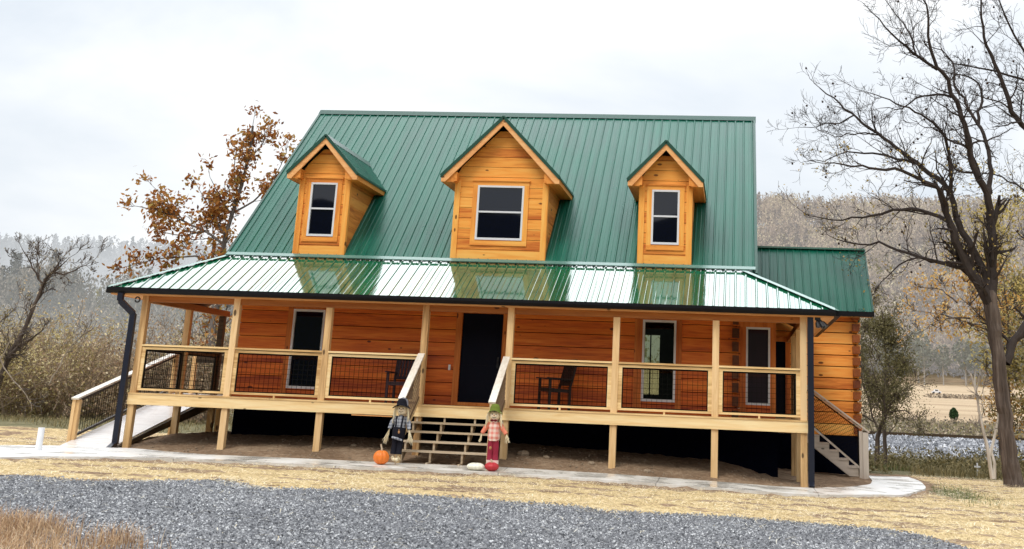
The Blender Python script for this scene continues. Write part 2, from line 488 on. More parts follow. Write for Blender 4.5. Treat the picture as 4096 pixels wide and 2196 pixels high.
def far_side():
    """the wooded other side of the valley, which the windows mirror"""
    xs = np.linspace(-900, 900, 241); ys = np.array([-180, -230, -290, -350, -420, -520, -680.0])
    hs = np.array([-1, 12, 40, 64, 84, 96, 100.0]) * .87
    X, Y = np.meshgrid(xs, ys)
    k = np.array([mnoise.noise(Vector((x * .012, 3.3, 1))) * .13 + mnoise.noise(Vector((x * .09, 1.3, 5))) * .05 for x in xs])
    dip = -.10 * np.exp(-((xs + 75) / 70) ** 2)
    Zg = hs[:, None] * (1 + k + dip)[None]
    mb = MB(); n = len(xs); i = np.arange(len(ys) - 1)[:, None] * n; j = np.arange(n - 1)[None]
    mb.add(np.stack([X, Y, Zg], -1), np.stack([i + j, i + n + j, i + n + j + 1, i + j + 1], -1).reshape(-1, 4))
    tag(mb.build('hill', plain('dark wooded hill', (.020, .024, .018), .95, .05, .4, .05), None, True), kind='structure')


far_side()


def walkway():
    mb = MB()
    xs = np.concatenate([np.arange(-30, -16, .5), np.arange(-16, 1.5, .12)])
    b = pl(xs, *zip(*WB)); f = pl(xs, *zip(*WF))
    k = np.linspace(0, 1, 9)
    ring = [np.stack([xs, f + (b - f) * t], -1) for t in k]
    # the pad curving round to the side steps
    n = 40
    u = np.linspace(0, 1, n)

    def along(p):
        p = np.array(p); d = np.r_[0, np.cumsum(np.linalg.norm(np.diff(p, axis=0), axis=1))]; d /= d[-1]
        q = np.stack([np.interp(u, d, p[:, 0]), np.interp(u, d, p[:, 1])], -1)
        for _ in range(6): q[1:-1] = (q[:-2] + q[1:-1] * 2 + q[2:]) / 4
        return q
    pi_, po = along(PADIN), along(PADOUT)
    rows = []
    for t, r in zip(k, ring):
        pad = po + (pi_ - po) * t
        rows.append(np.vstack([r, pad]))
    G = np.array(rows)
    zz = gz(G[..., 0], G[..., 1]) + .045
    top = np.concatenate([G, zz[..., None]], -1)
    nr, nc = top.shape[:2]
    lo = top.copy(); lo[..., 2] -= .16
    i = np.arange(nr - 1)[:, None] * nc; j = np.arange(nc - 1)[None]
    mb.add(top, np.stack([i + j, i + j + 1, i + nc + j + 1, i + nc + j], -1).reshape(-1, 4))
    for r in (0, nr - 1):
        a = np.vstack([top[r], lo[r]]); j = np.arange(nc - 1)
        q = np.stack([j, j + nc, j + nc + 1, j + 1], -1)
        mb.add(a, q if r == 0 else q[:, ::-1])
    N = NT('wet concrete')
    P = N.pos('Object')
    a = N.noise(P, 1.1, 5, .6); b2 = N.noise(P, 14, 4, .6)
    sx = N.n('ShaderNodeSeparateXYZ', {0: P}).outputs[0]
    joint = N.math('LESS_THAN', N.math('ABSOLUTE', N.math('SUBTRACT', N.math('FRACT', N.math('DIVIDE', sx, 3.05)), .5)), .004)
    c = N.ramp(N.math('ADD', N.math('MULTIPLY', a, .7), N.math('MULTIPLY', b2, .3)), [(.32, (.50, .46, .39)), (.5, (.68, .64, .57)), (.65, (.80, .78, .74))])
    c = N.mix(N.math('MULTIPLY', joint, .6), c, (.16, .14, .12))
    r = N.ramp(a, [(.38, .12), (.6, .5)])
    # wet sheen painted into the colour, paler towards both ends
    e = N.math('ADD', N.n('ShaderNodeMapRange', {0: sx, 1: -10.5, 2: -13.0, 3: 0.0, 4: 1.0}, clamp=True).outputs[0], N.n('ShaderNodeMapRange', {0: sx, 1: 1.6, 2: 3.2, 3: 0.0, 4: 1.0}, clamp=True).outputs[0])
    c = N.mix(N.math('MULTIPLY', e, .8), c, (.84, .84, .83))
    N.bump(b2, .2, .01)
    m = N.fin(c, r, .6)
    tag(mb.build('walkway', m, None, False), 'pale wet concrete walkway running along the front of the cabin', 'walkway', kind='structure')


walkway()


# ------------------------------------------------------------------ the cabin
HB = (-5.85, 1.8, 0)
house = thing('log_cabin', 'orange log cabin with green metal roof, three dormers and long raised porch', 'cabin', HB)


def hb(mb, name, mat, parent=house, smooth=False, label=None):
    o = mb.build(name, M[mat] if isinstance(mat, str) else mat, parent, smooth)
    if label: o['label'] = label
    return o


def hbs(mb, name, mat, parent=house):
    """every added piece becomes a part of its own"""
    for m in mb.split(): hb(m, name, mat, parent)


def log_wall(mb, x0, x1, z0, z1, y, holes=(), h=COURSE, zb=Z0, gap=.013, th=.16):
    """courses of flat-faced logs along x, cut round the holes (x0,x1,z0,z1)"""
    zc = zb
    while zc < z1:
        a, b = max(zc + gap / 2, z0), min(zc + h - gap / 2, z1)
        if b - a > .02:
            edges = sorted({x0, x1, *[min(max(v, x0), x1) for q in holes for v in q[:2]]})
            for p, q in zip(edges[:-1], edges[1:]):
                segs = [(a, b)]
                for (hx0, hx1, hz0, hz1) in holes:
                    if hx0 < (p + q) / 2 < hx1:
                        ns = []
                        for (s0, s1) in segs:
                            if hz1 <= s0 or hz0 >= s1: ns.append((s0, s1)); continue
                            if hz0 > s0: ns.append((s0, hz0))
                            if hz1 < s1: ns.append((hz1, s1))
                        segs = ns
                for s0, s1 in segs:
                    if s1 - s0 < .005: continue
                    c = min(.004, (s1 - s0) / 4)
                    mb.prism([(p, y + c, s0), (p, y, s0 + c), (p, y, s1 - c), (p, y + c, s1), (p, y + th, s1), (p, y + th, s0)], (q - p, 0, 0))
        zc += h


WY = 1.8
W_L = (-10.42, -9.65, 1.475, 3.275)
W_R = (-2.165, -1.40, 1.505, 3.30)
DOOR = (-6.36, -5.40, 1.245, 3.315)
mb = MB()
log_wall(mb, -11.75, .0, 1.2, 4.40, WY, [W_L, W_R, DOOR])
hb(mb, 'wall', 'log')
mb = MB()   # dark sheet added behind the courses so the seams read dark
for (a, b, c, d) in ((-11.7, W_L[0], 1.2, 4.38), (W_L[1], DOOR[0], 1.2, 4.38), (DOOR[1], W_R[0], 1.2, 4.38), (W_R[1], -.02, 1.2, 4.38), (W_L[0], W_L[1], 1.2, W_L[2]), (W_L[0], W_L[1], W_L[3], 4.38), (W_R[0], W_R[1], 1.2, W_R[2]), (W_R[0], W_R[1], W_R[3], 4.38), (DOOR[0], DOOR[1], DOOR[3], 4.38)):
    mb.box(a, b, WY + .05, WY + .10, c, d)
hb(mb, 'wall_backing', 'darkgap')

# gable ends and the back wall (with the window one sees through the front right window)
MS = .863                                   # main roof slope
RY, RZ = 7.2, 9.29                          # ridge


def roof_z(y): return 4.455 + (y - 1.6) * MS if y <= RY else RZ - (y - RY) * MS


BY = 12.4
for nm, x in (('gable_wall', -11.75), ('gable_wall', -.09)):
    mb = MB()
    zc = Z0 + COURSE
    while zc < 9.0:
        a, b = zc + .008, zc + COURSE - .008
        y0, y1 = WY + .17, BY
        zt = roof_z(y0) - .14
        if b > zt: y0 = max(y0, 1.6 + (b + .32 - 4.455) / MS); y1 = min(y1, 2 * RY - y0)
        if y1 - y0 > .2: mb.box(x, x + .14, y0, y1, a, b)
        zc += COURSE
    hb(mb, nm, 'log_side')
mb = MB()
BW = (-2.80, -2.33, 1.74, 3.46)
for (a, b, c, d) in ((-11.6, BW[0], Z0, 4.3), (BW[1], -.1, Z0, 4.3), (BW[0], BW[1], Z0, BW[2]), (BW[0], BW[1], BW[3], 4.3)):
    mb.box(a, b, 11.0, 11.15, c, d)
hb(mb, 'back_wall', 'inside')
mb = MB(); mb.box(-11.6, -.1, WY + .17, 11.0, 1.12, 1.22); mb.box(-11.6, -.1, WY + .17, 11.0, 3.75, 3.85); hb(mb, 'inner_floor', 'inside')
mb = MB(); mb.box(-2.62, -2.58, 10.97, 10.99, 1.74, 3.46); hb(mb, 'back_window', 'vinyl')

# corner log ends, main corner and wing corner
mb = MB(); zc = Z0 + COURSE
while zc < 4.2:
    mb.box(-.125 + random.uniform(-.01, .01), .02 + random.uniform(-.01, .01), WY - .17, WY + .0, zc + .03, zc + .235)
    zc += COURSE
hbs(mb, 'log_end', 'endgrain')
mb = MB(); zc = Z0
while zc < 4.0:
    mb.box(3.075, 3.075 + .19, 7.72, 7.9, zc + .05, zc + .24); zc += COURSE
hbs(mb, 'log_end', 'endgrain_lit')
mb = MB(); zc = Z0
while zc < 3.95:
    mb.box(3.24, 3.30, 7.9, 8.05, zc + .17, zc + .29); zc += COURSE
hbs(mb, 'log_tip', 'fascia')

# bump-out window bay, wing wall and foundation
W_W = (.18, .725, 1.52, 3.225)
mb = MB(); log_wall(mb, .05, .845, 1.2, 4.2, 2.0, [W_W]); hb(mb, 'bay_wall', 'log')
mb = MB(); mb.box(.06, .84, 2.2, 4.9, 1.2, 4.2); hb(mb, 'bay_backing', 'darkgap')
mb = MB()
for (a, b, c, d, e) in ((.045, .18, 1.30, 3.225, .03), (.725, .85, 1.30, 3.225, .03), (.045, .85, 3.225, 3.41, .034)):
    mb.box(a, b, 2.0 - e, 2.005, c, d)
hbs(mb, 'bay_trim', 'casing')
W_D = (.37, 1.285, 1.245, 3.235)
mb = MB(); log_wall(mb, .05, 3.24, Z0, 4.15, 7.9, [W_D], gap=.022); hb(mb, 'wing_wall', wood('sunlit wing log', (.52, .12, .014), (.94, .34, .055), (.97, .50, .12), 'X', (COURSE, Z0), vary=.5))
mb = MB(); mb.box(1.29, 3.2, 7.96, 8.0, Z0, 4.1); mb.box(.06, W_D[1], 7.96, 8.0, W_D[3], 4.1); hb(mb, 'wing_backing', 'darkgap')
mb = MB(); zc = Z0
while zc < 4.1:
    mb.box(3.10, 3.24, 8.07, 12.0, zc + .008, zc + COURSE - .008); zc += COURSE
hb(mb, 'wing_side_wall', 'log_side')
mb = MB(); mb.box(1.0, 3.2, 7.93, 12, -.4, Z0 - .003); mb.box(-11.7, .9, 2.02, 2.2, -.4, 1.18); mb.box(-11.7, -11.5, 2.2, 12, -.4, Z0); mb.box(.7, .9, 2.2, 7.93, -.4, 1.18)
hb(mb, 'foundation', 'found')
mb = MB(); mb.box(W_D[0], W_D[1], 7.93, 7.97, W_D[2], W_D[3]); mb.box(1.0, 1.06, 7.90, 7.93, 1.9, 3.1)
wd = hb(mb, 'side_door', 'door', label='dark side door on the wing wall, partly hidden')
mb = MB(); mb.box(1.285, 1.41, 7.87, 7.9, 1.245, 3.36); mb.box(.05, 1.285, 7.87, 7.9, 3.235, 3.36); hbs(mb, 'door_casing', 'casing')


# windows of the ground floor -------------------------------------------------
def window(x0, x1, z0, z1, y, paneM, parent=house, fw=.05, meet=None, sash=False, label=None):
    mb = MB()
    mb.box(x0, x1, y - .03, y + .08, z0, z0 + fw * 1.15); mb.box(x0, x1, y - .03, y + .08, z1 - fw, z1)
    mb.box(x0, x0 + fw, y - .028, y + .08, z0 + fw * 1.15, z1 - fw); mb.box(x1 - fw, x1, y - .028, y + .08, z0 + fw * 1.15, z1 - fw)
    if meet: mb.box(x0 + fw, x1 - fw, y - .012, y + .05, meet - .02, meet + .02)
    w = hb(mb, 'window' if parent is house else 'window_frame', 'vinyl', parent, label=label)
    sub = w if parent is house else parent
    mb = MB(); mb.box(x0 + fw * .9, x1 - fw * .9, y + .02, y + .035, z0 + fw, z1 - fw * .9)
    hb(mb, 'pane' if parent is house else 'window_pane', paneM, sub)
    return w


window(*W_L, WY, 'glass', label='tall dark window left of the door')
window(*W_R, WY, 'clear', label='tall window one sees right through to the back')
window(*W_W, 2.0, 'glass_plum_sheen', fw=.045, label='narrow window with painted plum reflection by the log corner')
mb = MB()
for (a, b, c, d) in ((W_L[0] - .13, W_L[0], 1.30, 3.275), (W_L[1], W_L[1] + .13, 1.30, 3.275), (W_R[0] - .18, W_R[0], 1.30, 3.30), (W_R[1], W_R[1] + .13, 1.30, 3.30)):
    mb.box(a, b, WY - .028, WY + .001, c, d)
mb.box(W_L[0] - .13, W_L[1] + .13, WY - .032, WY + .001, 3.275, 3.40); mb.box(W_R[0] - .18, W_R[1] + .13, WY - .032, WY + .001, 3.30, 3.42)
hbs(mb, 'window_casing', 'casing')
mb = MB()
mb.box(-6.50, -6.36, WY - .03, WY + .001, 1.25, 3.315); mb.box(-5.40, -5.27, WY - .03, WY + .001, 1.25, 3.315); mb.box(-6.50, -5.27, WY - .034, WY + .001, 3.315, 3.44)
mb.box(-6.40, -5.36, WY - .06, WY + .06, 1.25, 1.325)
hbs(mb, 'door_casing', 'casing')
mb = MB(); mb.box(-6.36, -5.40, WY + .03, WY + .075, 1.325, 3.315)
mb.box(-6.25, -5.51, WY + .018, WY + .031, 1.47, 2.0); mb.box(-6.25, -5.51, WY + .018, WY + .031, 2.15, 3.18)
fd = hb(mb, 'front_door', 'door', label='dark navy front door behind a glossy storm door')
mb = MB(); mb.box(-5.50, -5.46, WY - .01, WY + .016, 2.1, 2.35); mb.ell((-5.48, WY - .02, 2.24), (.025, .03, .025)); hb(mb, 'door_handle', 'black_metal', fd)
mb = MB(); mb.box(-6.62, -6.57, WY - .03, WY, 2.02, 2.14); hb(mb, 'doorbell', 'white_plastic')


# metal roofing ---------------------------------------------------------------
def ribbed(mb, O, U, S, N, u0, u1, s0, s1, sp=.2286, h=.022, off=0.0):
    """ribbed sheet; s0(u), s1(u) limit each column"""
    O, U, S, N = [np.array(q, float) for q in (O, U, S, N)]
    cols = [(u0, 0.0)]
    k = math.floor((u0 - off) / sp)
    while True:
        c = off + k * sp
        if c > u1: break
        for du, hh in ((-.026, 0), (-.012, h), (.012, h), (.026, 0), (.098, 0), (.106, .003), (.120, .003), (.128, 0)):
            if u0 + 1e-4 < c + du < u1 - 1e-4: cols.append((c + du, hh))
        k += 1
    cols.append((u1, 0.0))
    cols.sort()
    us = np.array([c[0] for c in cols]); hs = np.array([c[1] for c in cols])
    a = np.array([s0(u) for u in us]); b = np.array([s1(u) for u in us]); b = np.maximum(a, b)
    lo = O + us[:, None] * U + a[:, None] * S + hs[:, None] * N
    hi = O + us[:, None] * U + b[:, None] * S + hs[:, None] * N
    n = len(us); i = np.arange(n - 1)
    keep = ((b[:-1] - a[:-1]) + (b[1:] - a[1:])) > 1e-3
    f = np.stack([i, i + 1, n + i + 1, n + i], -1)[keep]
    mb.add(np.vstack([lo, hi]), f)


def unit(v): v = np.array(v, float); return v / np.linalg.norm(v)


# main roof
Sm = unit((0, 1, MS)); Nm = unit((0, -MS, 1)); Lm = (RY - 1.55) * math.hypot(1, MS)
XL, XR = -12.2, .43
mb = MB()
ribbed(mb, (0, 1.55, 4.455 - .05 * MS), (1, 0, 0), Sm, Nm, XL, XR, lambda u: 0, lambda u: Lm, off=.1)
ribbed(mb, (0, 2 * RY - 1.55, 4.455 - .05 * MS), (1, 0, 0), (0, -Sm[1], Sm[2]), (0, MS, 1), XL, XR, lambda u: 0, lambda u: Lm)
roof = hb(mb, 'roof', 'roof')
mb = MB()
for x in (XL, XR):      # rake trim and board under the sheet
    for sgn in (1, -1):
        e = (x, RY - sgn * (RY - 1.5), roof_z(1.5) + .0); t = (x, RY, RZ)
        o = .03 if x == XL else -.03
        mb.bar((e[0] + o, e[1], e[2] + .0), (t[0] + o, t[1], t[2] + .0), .06, .06, (0, 0, 1))
mb.prism([(XL - .01, RY - .16, RZ - .10), (XL - .01, RY, RZ + .055), (XL - .01, RY + .16, RZ - .10), (XL - .01, RY, RZ + .02)], (XR - XL + .02, 0, 0))
hb(mb, 'ridge_cap', 'ridge_cap', roof)
mb = MB()
for x in (XL + .02, XR - .06):
    for sgn in (1, -1):
        mb.bar((x + .02, RY - sgn * (RY - 1.55), roof_z(1.55) - .13), (x + .02, RY, RZ - .13), .04, .17)
hbs(mb, 'rake_board', 'fascia', roof)
mb = MB()
mb.prism([(XL + .05, 1.6, 4.30), (XL + .05, RY, RZ - .16), (XL + .05, 2 * RY - 1.6, 4.30), (XL + .05, 2 * RY - 1.6, 4.25), (XL + .05, RY, RZ - .22), (XL + .05, 1.6, 4.25)], (XR - XL - .1, 0, 0))
hb(mb, 'roof_deck', 'inside', roof)
mb = MB(); mb.bar((XL + .05, 1.56, 4.505), (XR - .05, 1.56, 4.505), .13, .02, (0, -.7, 1)); hb(mb, 'flashing', 'flash', roof)

# porch roof: front slope, left slope, right slope with hips
EY, EZ, TY, TZ = -.25, 3.485, 1.6, 4.45
ELx, ERx, TLx, TRx = -13.99, 2.015, -12.08, .06
ps = (TZ - EZ) / (TY - EY)
Sp = unit((0, 1, ps)); Np = unit((0, -ps, 1)); Lp = math.hypot(TY - EY, TZ - EZ)


def s_top(u):
    if u < TLx: return Lp * (u - ELx) / (TLx - ELx)
    if u > TRx: return Lp * (ERx - u) / (ERx - TRx)
    return Lp


mb = MB(); ribbed(mb, (0, EY, EZ), (1, 0, 0), Sp, Np, ELx, ERx, lambda u: 0, s_top, off=.16)
proof = hb(mb, 'porch_roof', 'roof_wet')
LB, RB = 4.75, 7.75        # how far back the side slopes run
mb = MB()
sl = (TZ - EZ) / (TLx - ELx)
Ll = math.hypot(TLx - ELx, TZ - EZ)
ribbed(mb, (ELx, 0, EZ), (0, 1, 0), unit((1, 0, sl)), unit((-sl, 0, 1)), EY, LB, lambda u: 0, lambda u: min(1, (u - EY) / (TY - EY)) * Ll)
hb(mb, 'porch_side_roof', 'roof_side', proof); mb = MB()
sr = (TZ - EZ) / (ERx - TRx); Lr = math.hypot(ERx - TRx, TZ - EZ)
ribbed(mb, (ERx, 0, EZ), (0, 1, 0), unit((-1, 0, sr)), unit((sr, 0, 1)), EY, RB, lambda u: 0, lambda u: min(1, (u - EY) / (TY - EY)) * Lr)
hb(mb, 'porch_side_roof', 'roof_side', proof)
mb = MB()
for (ax, bx) in ((ELx, TLx), (ERx, TRx)):
    a = np.array((ax, EY, EZ + .03)); b = np.array((bx, TY, TZ + .03))
    sg = 1 if bx > ax else -1
    mb.prism([a + (-.11 * sg, 0, -.035), a + (0, 0, .025), a + (0, -.12, -.035)][::sg], b - a)
hbs(mb, 'hip_cap', M['flash'], proof)
mb = MB()      # underside
t = .13
mb.add([(ELx + .1, EY + .1, EZ - .07), (ERx - .1, EY + .1, EZ - .07), (TRx, TY + .15, TZ - t), (TLx, TY + .15, TZ - t)], [(0, 3, 2, 1)])
mb.add([(ELx + .1, EY + .1, EZ - .07), (TLx, TY + .15, TZ - t), (TLx, LB, TZ - t), (ELx + .1, LB, EZ - .07)], [(0, 3, 2, 1)])
mb.add([(ERx - .1, EY + .1, EZ - .07), (ERx - .1, RB, EZ - .07), (TRx, RB, TZ - t), (TRx, TY + .15, TZ - t)], [(0, 3, 2, 1)])
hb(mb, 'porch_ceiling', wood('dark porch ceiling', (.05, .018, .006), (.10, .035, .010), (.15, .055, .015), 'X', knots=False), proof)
mb = MB()      # fascia and soffit
mb.box(ELx + .02, ERx - .02, -.225, -.19, 3.335, 3.47); mb.box(ELx + .02, ELx + .055, -.19, LB, 3.335, 3.47); mb.box(ERx - .055, ERx - .02, -.19, RB, 3.335, 3.47)
mb.box(ELx + .055, ERx - .055, -.19, .02, 3.345, 3.357); mb.box(ELx + .055, -13.34, .02, LB, 3.345, 3.357); mb.box(1.45, ERx - .055, .02, RB, 3.345, 3.357)
hb(mb, 'fascia', 'fascia', proof)
# headers
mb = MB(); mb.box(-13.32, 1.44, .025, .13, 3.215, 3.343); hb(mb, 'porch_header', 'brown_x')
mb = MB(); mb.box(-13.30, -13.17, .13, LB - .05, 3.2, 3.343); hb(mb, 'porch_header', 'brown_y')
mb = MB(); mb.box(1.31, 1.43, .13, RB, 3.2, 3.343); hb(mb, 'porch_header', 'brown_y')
# gutters
mb = MB()
prof = [(-.228, 3.367), (-.30, 3.367), (-.352, 3.43), (-.352, 3.492), (-.228, 3.492)]
mb.add([(-14.03 + (.07 if z < 3.4 else 0), y, z) for y, z in prof] + [(2.03, y, z) for y, z in prof],
       [(0, 5, 6, 1), (1, 6, 7, 2), (2, 7, 8, 3), (3, 8, 9, 4), (4, 9, 5, 0)])
mb.f.append([(0, 1, 2, 3, 4), (9, 8, 7, 6, 5)])
for k in range(13): mb.box(-13.9 + k * 1.3, -13.88 + k * 1.3, -.356, -.22, 3.485, 3.497)
gut = hb(mb, 'gutter', 'gutter')
mb = MB(); mb.box(-14.10, -13.99, -.22, LB, 3.367, 3.49); hb(mb, 'gutter', 'gutter')
mb = MB(); mb.box(2.02, 2.13, -.22, RB - .2, 3.367, 3.49); hb(mb, 'gutter', 'gutter')


def downspout(pts, w=.125, d=.09):
    mb = MB(); pts = [np.array(p, float) for p in pts]
    for a, b in zip(pts[:-1], pts[1:]): mb.bar(a, b, w, d, (0, 1, 0.01))
    return mb


mb = downspout([(-13.70, -.29, 3.37), (-13.70, -.28, 3.20), (-13.43, -.12, 2.93), (-13.43, -.11, .16)]); mb.bar((-13.43, -.11, .17), (-13.45, -.33, .06), .11, .09, (0, 0, 1))
for q in ((-13.70, -.28, 3.20), (-13.43, -.12, 2.93)): mb.ell(q, (.058, .045, .05))
hb(mb, 'downspout', 'downspout', gut)
mb = downspout([(1.51, -.15, 3.37), (1.51, -.12, .02)]); mb.bar((1.51, -.12, .03), (1.51, -.28, -.06), .11, .09, (0, 0, 1)); hb(mb, 'downspout', 'downspout', gut)

# dormers ----------------------------------------------------------------------
def yroof(z): return 1.6 + (z - 4.455) / MS


def dormer(xc, hw, thw, apex, win, label):
    """hw half face width, thw half roof width, apex height of the sheet ridge"""
    fy, ff = 1.7, 1.4
    ze = 6.465; zc0 = 4.51; zside = 6.40
    sl = (apex - ze) / thw
    # front courses
    mb = MB(); z = zc0; h = .245; first = True
    while z < apex - .25:
        z1 = z + (h if z > zc0 + .01 else .27)
        zt = min(z1, apex - .28)
        a, b = z + .0055, zt - .0055
        def half(zz): return min(hw - .002, (apex - .16 - zz) / sl)
        for (p0, p1, s0, s1) in ([(-1, 1, a, b)] if (b < win[2] or a > win[3]) else [(-1, 'l', a, b), ('r', 1, a, b)] + ([(-9, 9, a, win[2])] if a < win[2] else []) + ([(-9, 9, win[3], b)] if b > win[3] else [])):
            if p0 == -9:
                q = [(win[0], s0), (win[1], s0), (win[1], s1), (win[0], s1)]
            else:
                q = [(xc - half(s0) if p0 == -1 else win[1], s0), (xc + half(s0) if p1 == 1 else win[0], s0), (xc + half(s1) if p1 == 1 else win[0], s1), (xc - half(s1) if p0 == -1 else win[1], s1)]
            if abs(q[1][0] - q[0][0]) > .02 and s1 - s0 > .01:
                mb.prism([(x, fy, zz) for x, zz in q], (0, .09, 0))
        z = z1
    dm = hb(mb, 'dormer', 'siding', label=label)
    # cheeks
    for sx in (-1, 1):
        mb = MB(); z = zc0
        while z < zside:
            z1 = z + (.245 if z > zc0 + .01 else .27); a, b = z + .004, min(z1, zside + .05) - .004
            x = xc + sx * hw; xi = x - sx * .05
            mb.prism([(x, fy + .11, a), (x, yroof(a) + .05, a), (x, yroof(b) + .05, b), (x, fy + .11, b)][::sx], (xi - x, 0, 0))
            z = z1
        hb(mb, 'cheek', 'siding_side', dm)
    mb = MB()
    mb.box(xc - hw + .055, win[0], fy + .03, fy + .06, zc0, zside); mb.box(win[1], xc + hw - .055, fy + .03, fy + .06, zc0, zside)
    mb.box(win[0], win[1], fy + .03, fy + .06, zc0, win[2]); mb.box(win[0], win[1], fy + .03, fy + .06, win[3], zside)
    for sx in (-1, 1):
        x = xc + sx * (hw - .052)
        mb.prism([(x, fy + .1, zc0), (x, yroof(zside), zside), (x, fy + .1, zside)][::sx], (-sx * .015, 0, 0))
    mb.prism([(xc - hw + .1, fy + .03, zside), (xc + hw - .1, fy + .03, zside), (xc, fy + .03, apex - .2)], (0, .03, 0))
    mb.box(win[0] - .02, win[1] + .02, fy + .25, fy + .27, win[2], win[3])
    hb(mb, 'dormer_backing', 'darkgap', dm)
    # trim: corner boards, casing, drip cap, base board
    mb = MB(); cw = .115
    for sx in (-1, 1):
        x0, x1 = sorted((xc + sx * hw, xc + sx * (hw - cw)))
        mb.box(x0 - (.004 if sx < 0 else 0), x1 + (.004 if sx > 0 else 0), fy - .025, fy - .001, zc0 - .01, zside)
        x0, x1 = sorted((xc + sx * (hw + .022), xc + sx * (hw + .001)))
        mb.box(x0, x1, fy - .022, fy + .10, zc0 - .01, zside - .01)
    hbs(mb, 'corner_board', 'trim', dm)
    mb = MB(); k = .115
    mb.box(win[0] - k, win[0], fy - .024, fy - .001, win[2] - .02, win[3]); mb.box(win[1], win[1] + k, fy - .024, fy - .001, win[2] - .02, win[3])
    hbs(mb, 'window_casing', 'trim', dm)
    mb = MB()
    mb.box(win[0] - k, win[1] + k, fy - .027, fy - .001, win[3], win[3] + .10); mb.box(win[0] - k, win[1] + k, fy - .026, fy - .001, win[2] - .13, win[2] - .02)
    mb.box(win[0] - k - .02, win[1] + k + .02, fy - .06, fy - .001, win[3] + .10, win[3] + .135)
    hbs(mb, 'head_casing', 'trim_x', dm)
    window(win[0], win[1], win[2], win[3], fy, 'glass', dm, .045, meet=(win[2] + win[3]) / 2 + .02)
    # roof: two ribbed slopes
    mb = MB(); yb = yroof(apex)
    for sx in (-1, 1):
        S = unit((-sx, 0, sl)); L = math.hypot(thw, apex - ze)
        def s0(u, L=L): 
            zz = roof_z(u)        # lowest point of this column where the dormer roof leaves the main roof
            return max(0.0, (zz - ze) / (apex - ze)) * L
        ribbed(mb, (xc + sx * thw, 0, ze), (0, 1, 0), S, unit((sx * sl, 0, 1)), ff, yb, s0, lambda u, L=L: L, off=ff + .12, h=.018)
    rf = hb(mb, 'dormer_roof', 'roof_side', dm)
    mb = MB()
    for sx in (-1, 1):       # green drip edge at the front, eave edge, ridge roll
        a = np.array((xc + sx * (thw + .01), ff - .012, ze - .012)); b = np.array((xc, ff - .012, apex - .0))
        mb.bar(a, b, .03, .075, (0, 0, 1))
        mb.bar((xc + sx * (thw + .01), ff, ze - .012), (xc + sx * (thw + .01), yroof(ze) + .05, ze - .012), .03, .05)
    mb.prism([(xc - .15, ff - .03, apex - .13), (xc - .03, ff - .03, apex + .03), (xc + .03, ff - .03, apex + .03), (xc + .15, ff - .03, apex - .13), (xc, ff - .03, apex - .005)], (0, yb - ff + .05, 0))
    hb(mb, 'dormer_ridge_cap', 'ridge_cap', dm)
    mb = MB()                # barge boards, eave boards, soffit
    for sx in (-1, 1):
        a = np.array((xc + sx * thw, ff, ze - .05)); b = np.array((xc, ff, apex - .045)); dz = np.array((0, 0, -.155))
        pts = [a + (0, 0, 0), b, b + dz, a + dz * .62 - (sx * .10, 0, 0), a + dz * .62]
        mb.prism(pts if sx < 0 else pts[::-1], (0, .045, 0))
    hbs(mb, 'barge_board', 'fascia', dm)
    for sx in (-1, 1):
        mb = MB()
        x0, x1 = sorted((xc + sx * (thw - .03), xc + sx * (thw + .0)))
        mb.box(x0, x1, ff + .05, yroof(ze) + .0, ze - .145, ze - .03)
        x0, x1 = sorted((xc + sx * (thw - .03), xc + sx * (hw - .0)))
        mb.box(x0, x1, ff + .05, yroof(ze) - .05, ze - .14, ze - .12)
        # short return wall at the front of the box soffit
        mb.prism([(xc + sx * (thw - .06), ff + .046, ze - .12), (xc + sx * (hw - .06), ff + .046, ze - .12), (xc + sx * (hw - .06), ff + .046, ze + .10), (xc + sx * (thw - .06), ff + .046, ze - .02)][::-sx], (0, fy - ff - .05, 0))
        hb(mb, 'soffit', 'siding_side', dm)
    return dm


dormer(-9.95, .612, .865, 7.375, (-10.285, -9.63, 4.985, 6.275), 'small dormer with tall narrow window at the left end')
dormer(-5.62, 1.107, 1.415, 7.90, (-6.19, -5.07, 5.005, 6.295), 'larger middle dormer with wide window')
dormer(-1.715, .605, .875, 7.375, (-2.035, -1.385, 5.005, 6.28), 'small dormer with tall narrow window at the right end')

# wing roof ----------------------------------------------------------------------
mb = MB()
wy0, wz0, wy1, wz1 = 7.62, 4.08, 9.75, 6.0
S = unit((0, wy1 - wy0, wz1 - wz0)); Lw = math.hypot(wy1 - wy0, wz1 - wz0)
ribbed(mb, (0, wy0, wz0), (1, 0, 0), S, unit((0, -(wz1 - wz0), wy1 - wy0)), .0, 3.62, lambda u: 0, lambda u: Lw, off=.2)
ribbed(mb, (0, 2 * wy1 - wy0, wz0), (1, 0, 0), unit((0, -(wy1 - wy0), wz1 - wz0)), unit((0, wz1 - wz0, wy1 - wy0)), .0, 3.62, lambda u: 0, lambda u: Lw)
wr = hb(mb, 'wing_roof', 'roof')
mb = MB(); mb.bar((.3, wy1, wz1 + .01), (3.63, wy1, wz1 + .01), .22, .05); hb(mb, 'ridge_flashing', 'flash', wr)
mb = MB(); mb.bar((3.62, wy0, wz0), (3.62, wy1, wz1), .05, .06); mb.bar((3.62, 2 * wy1 - wy0, wz0), (3.62, wy1, wz1), .05, .06); hb(mb, 'rake_trim', 'ridge_cap', wr)
mb = MB(); mb.box(2.0, 3.64, wy0 - .13, wy0 - .01, wz0 - .135, wz0 - .005); hb(mb, 'gutter', 'gutter', wr)
mb = MB(); mb.box(1.5, 3.6, wy0 + .02, wy0 + .06, 3.93, 4.05); mb.box(1.5, 3.55, wy0 + .06, 7.9, 3.95, 3.97); hb(mb, 'fascia', 'fascia', wr)
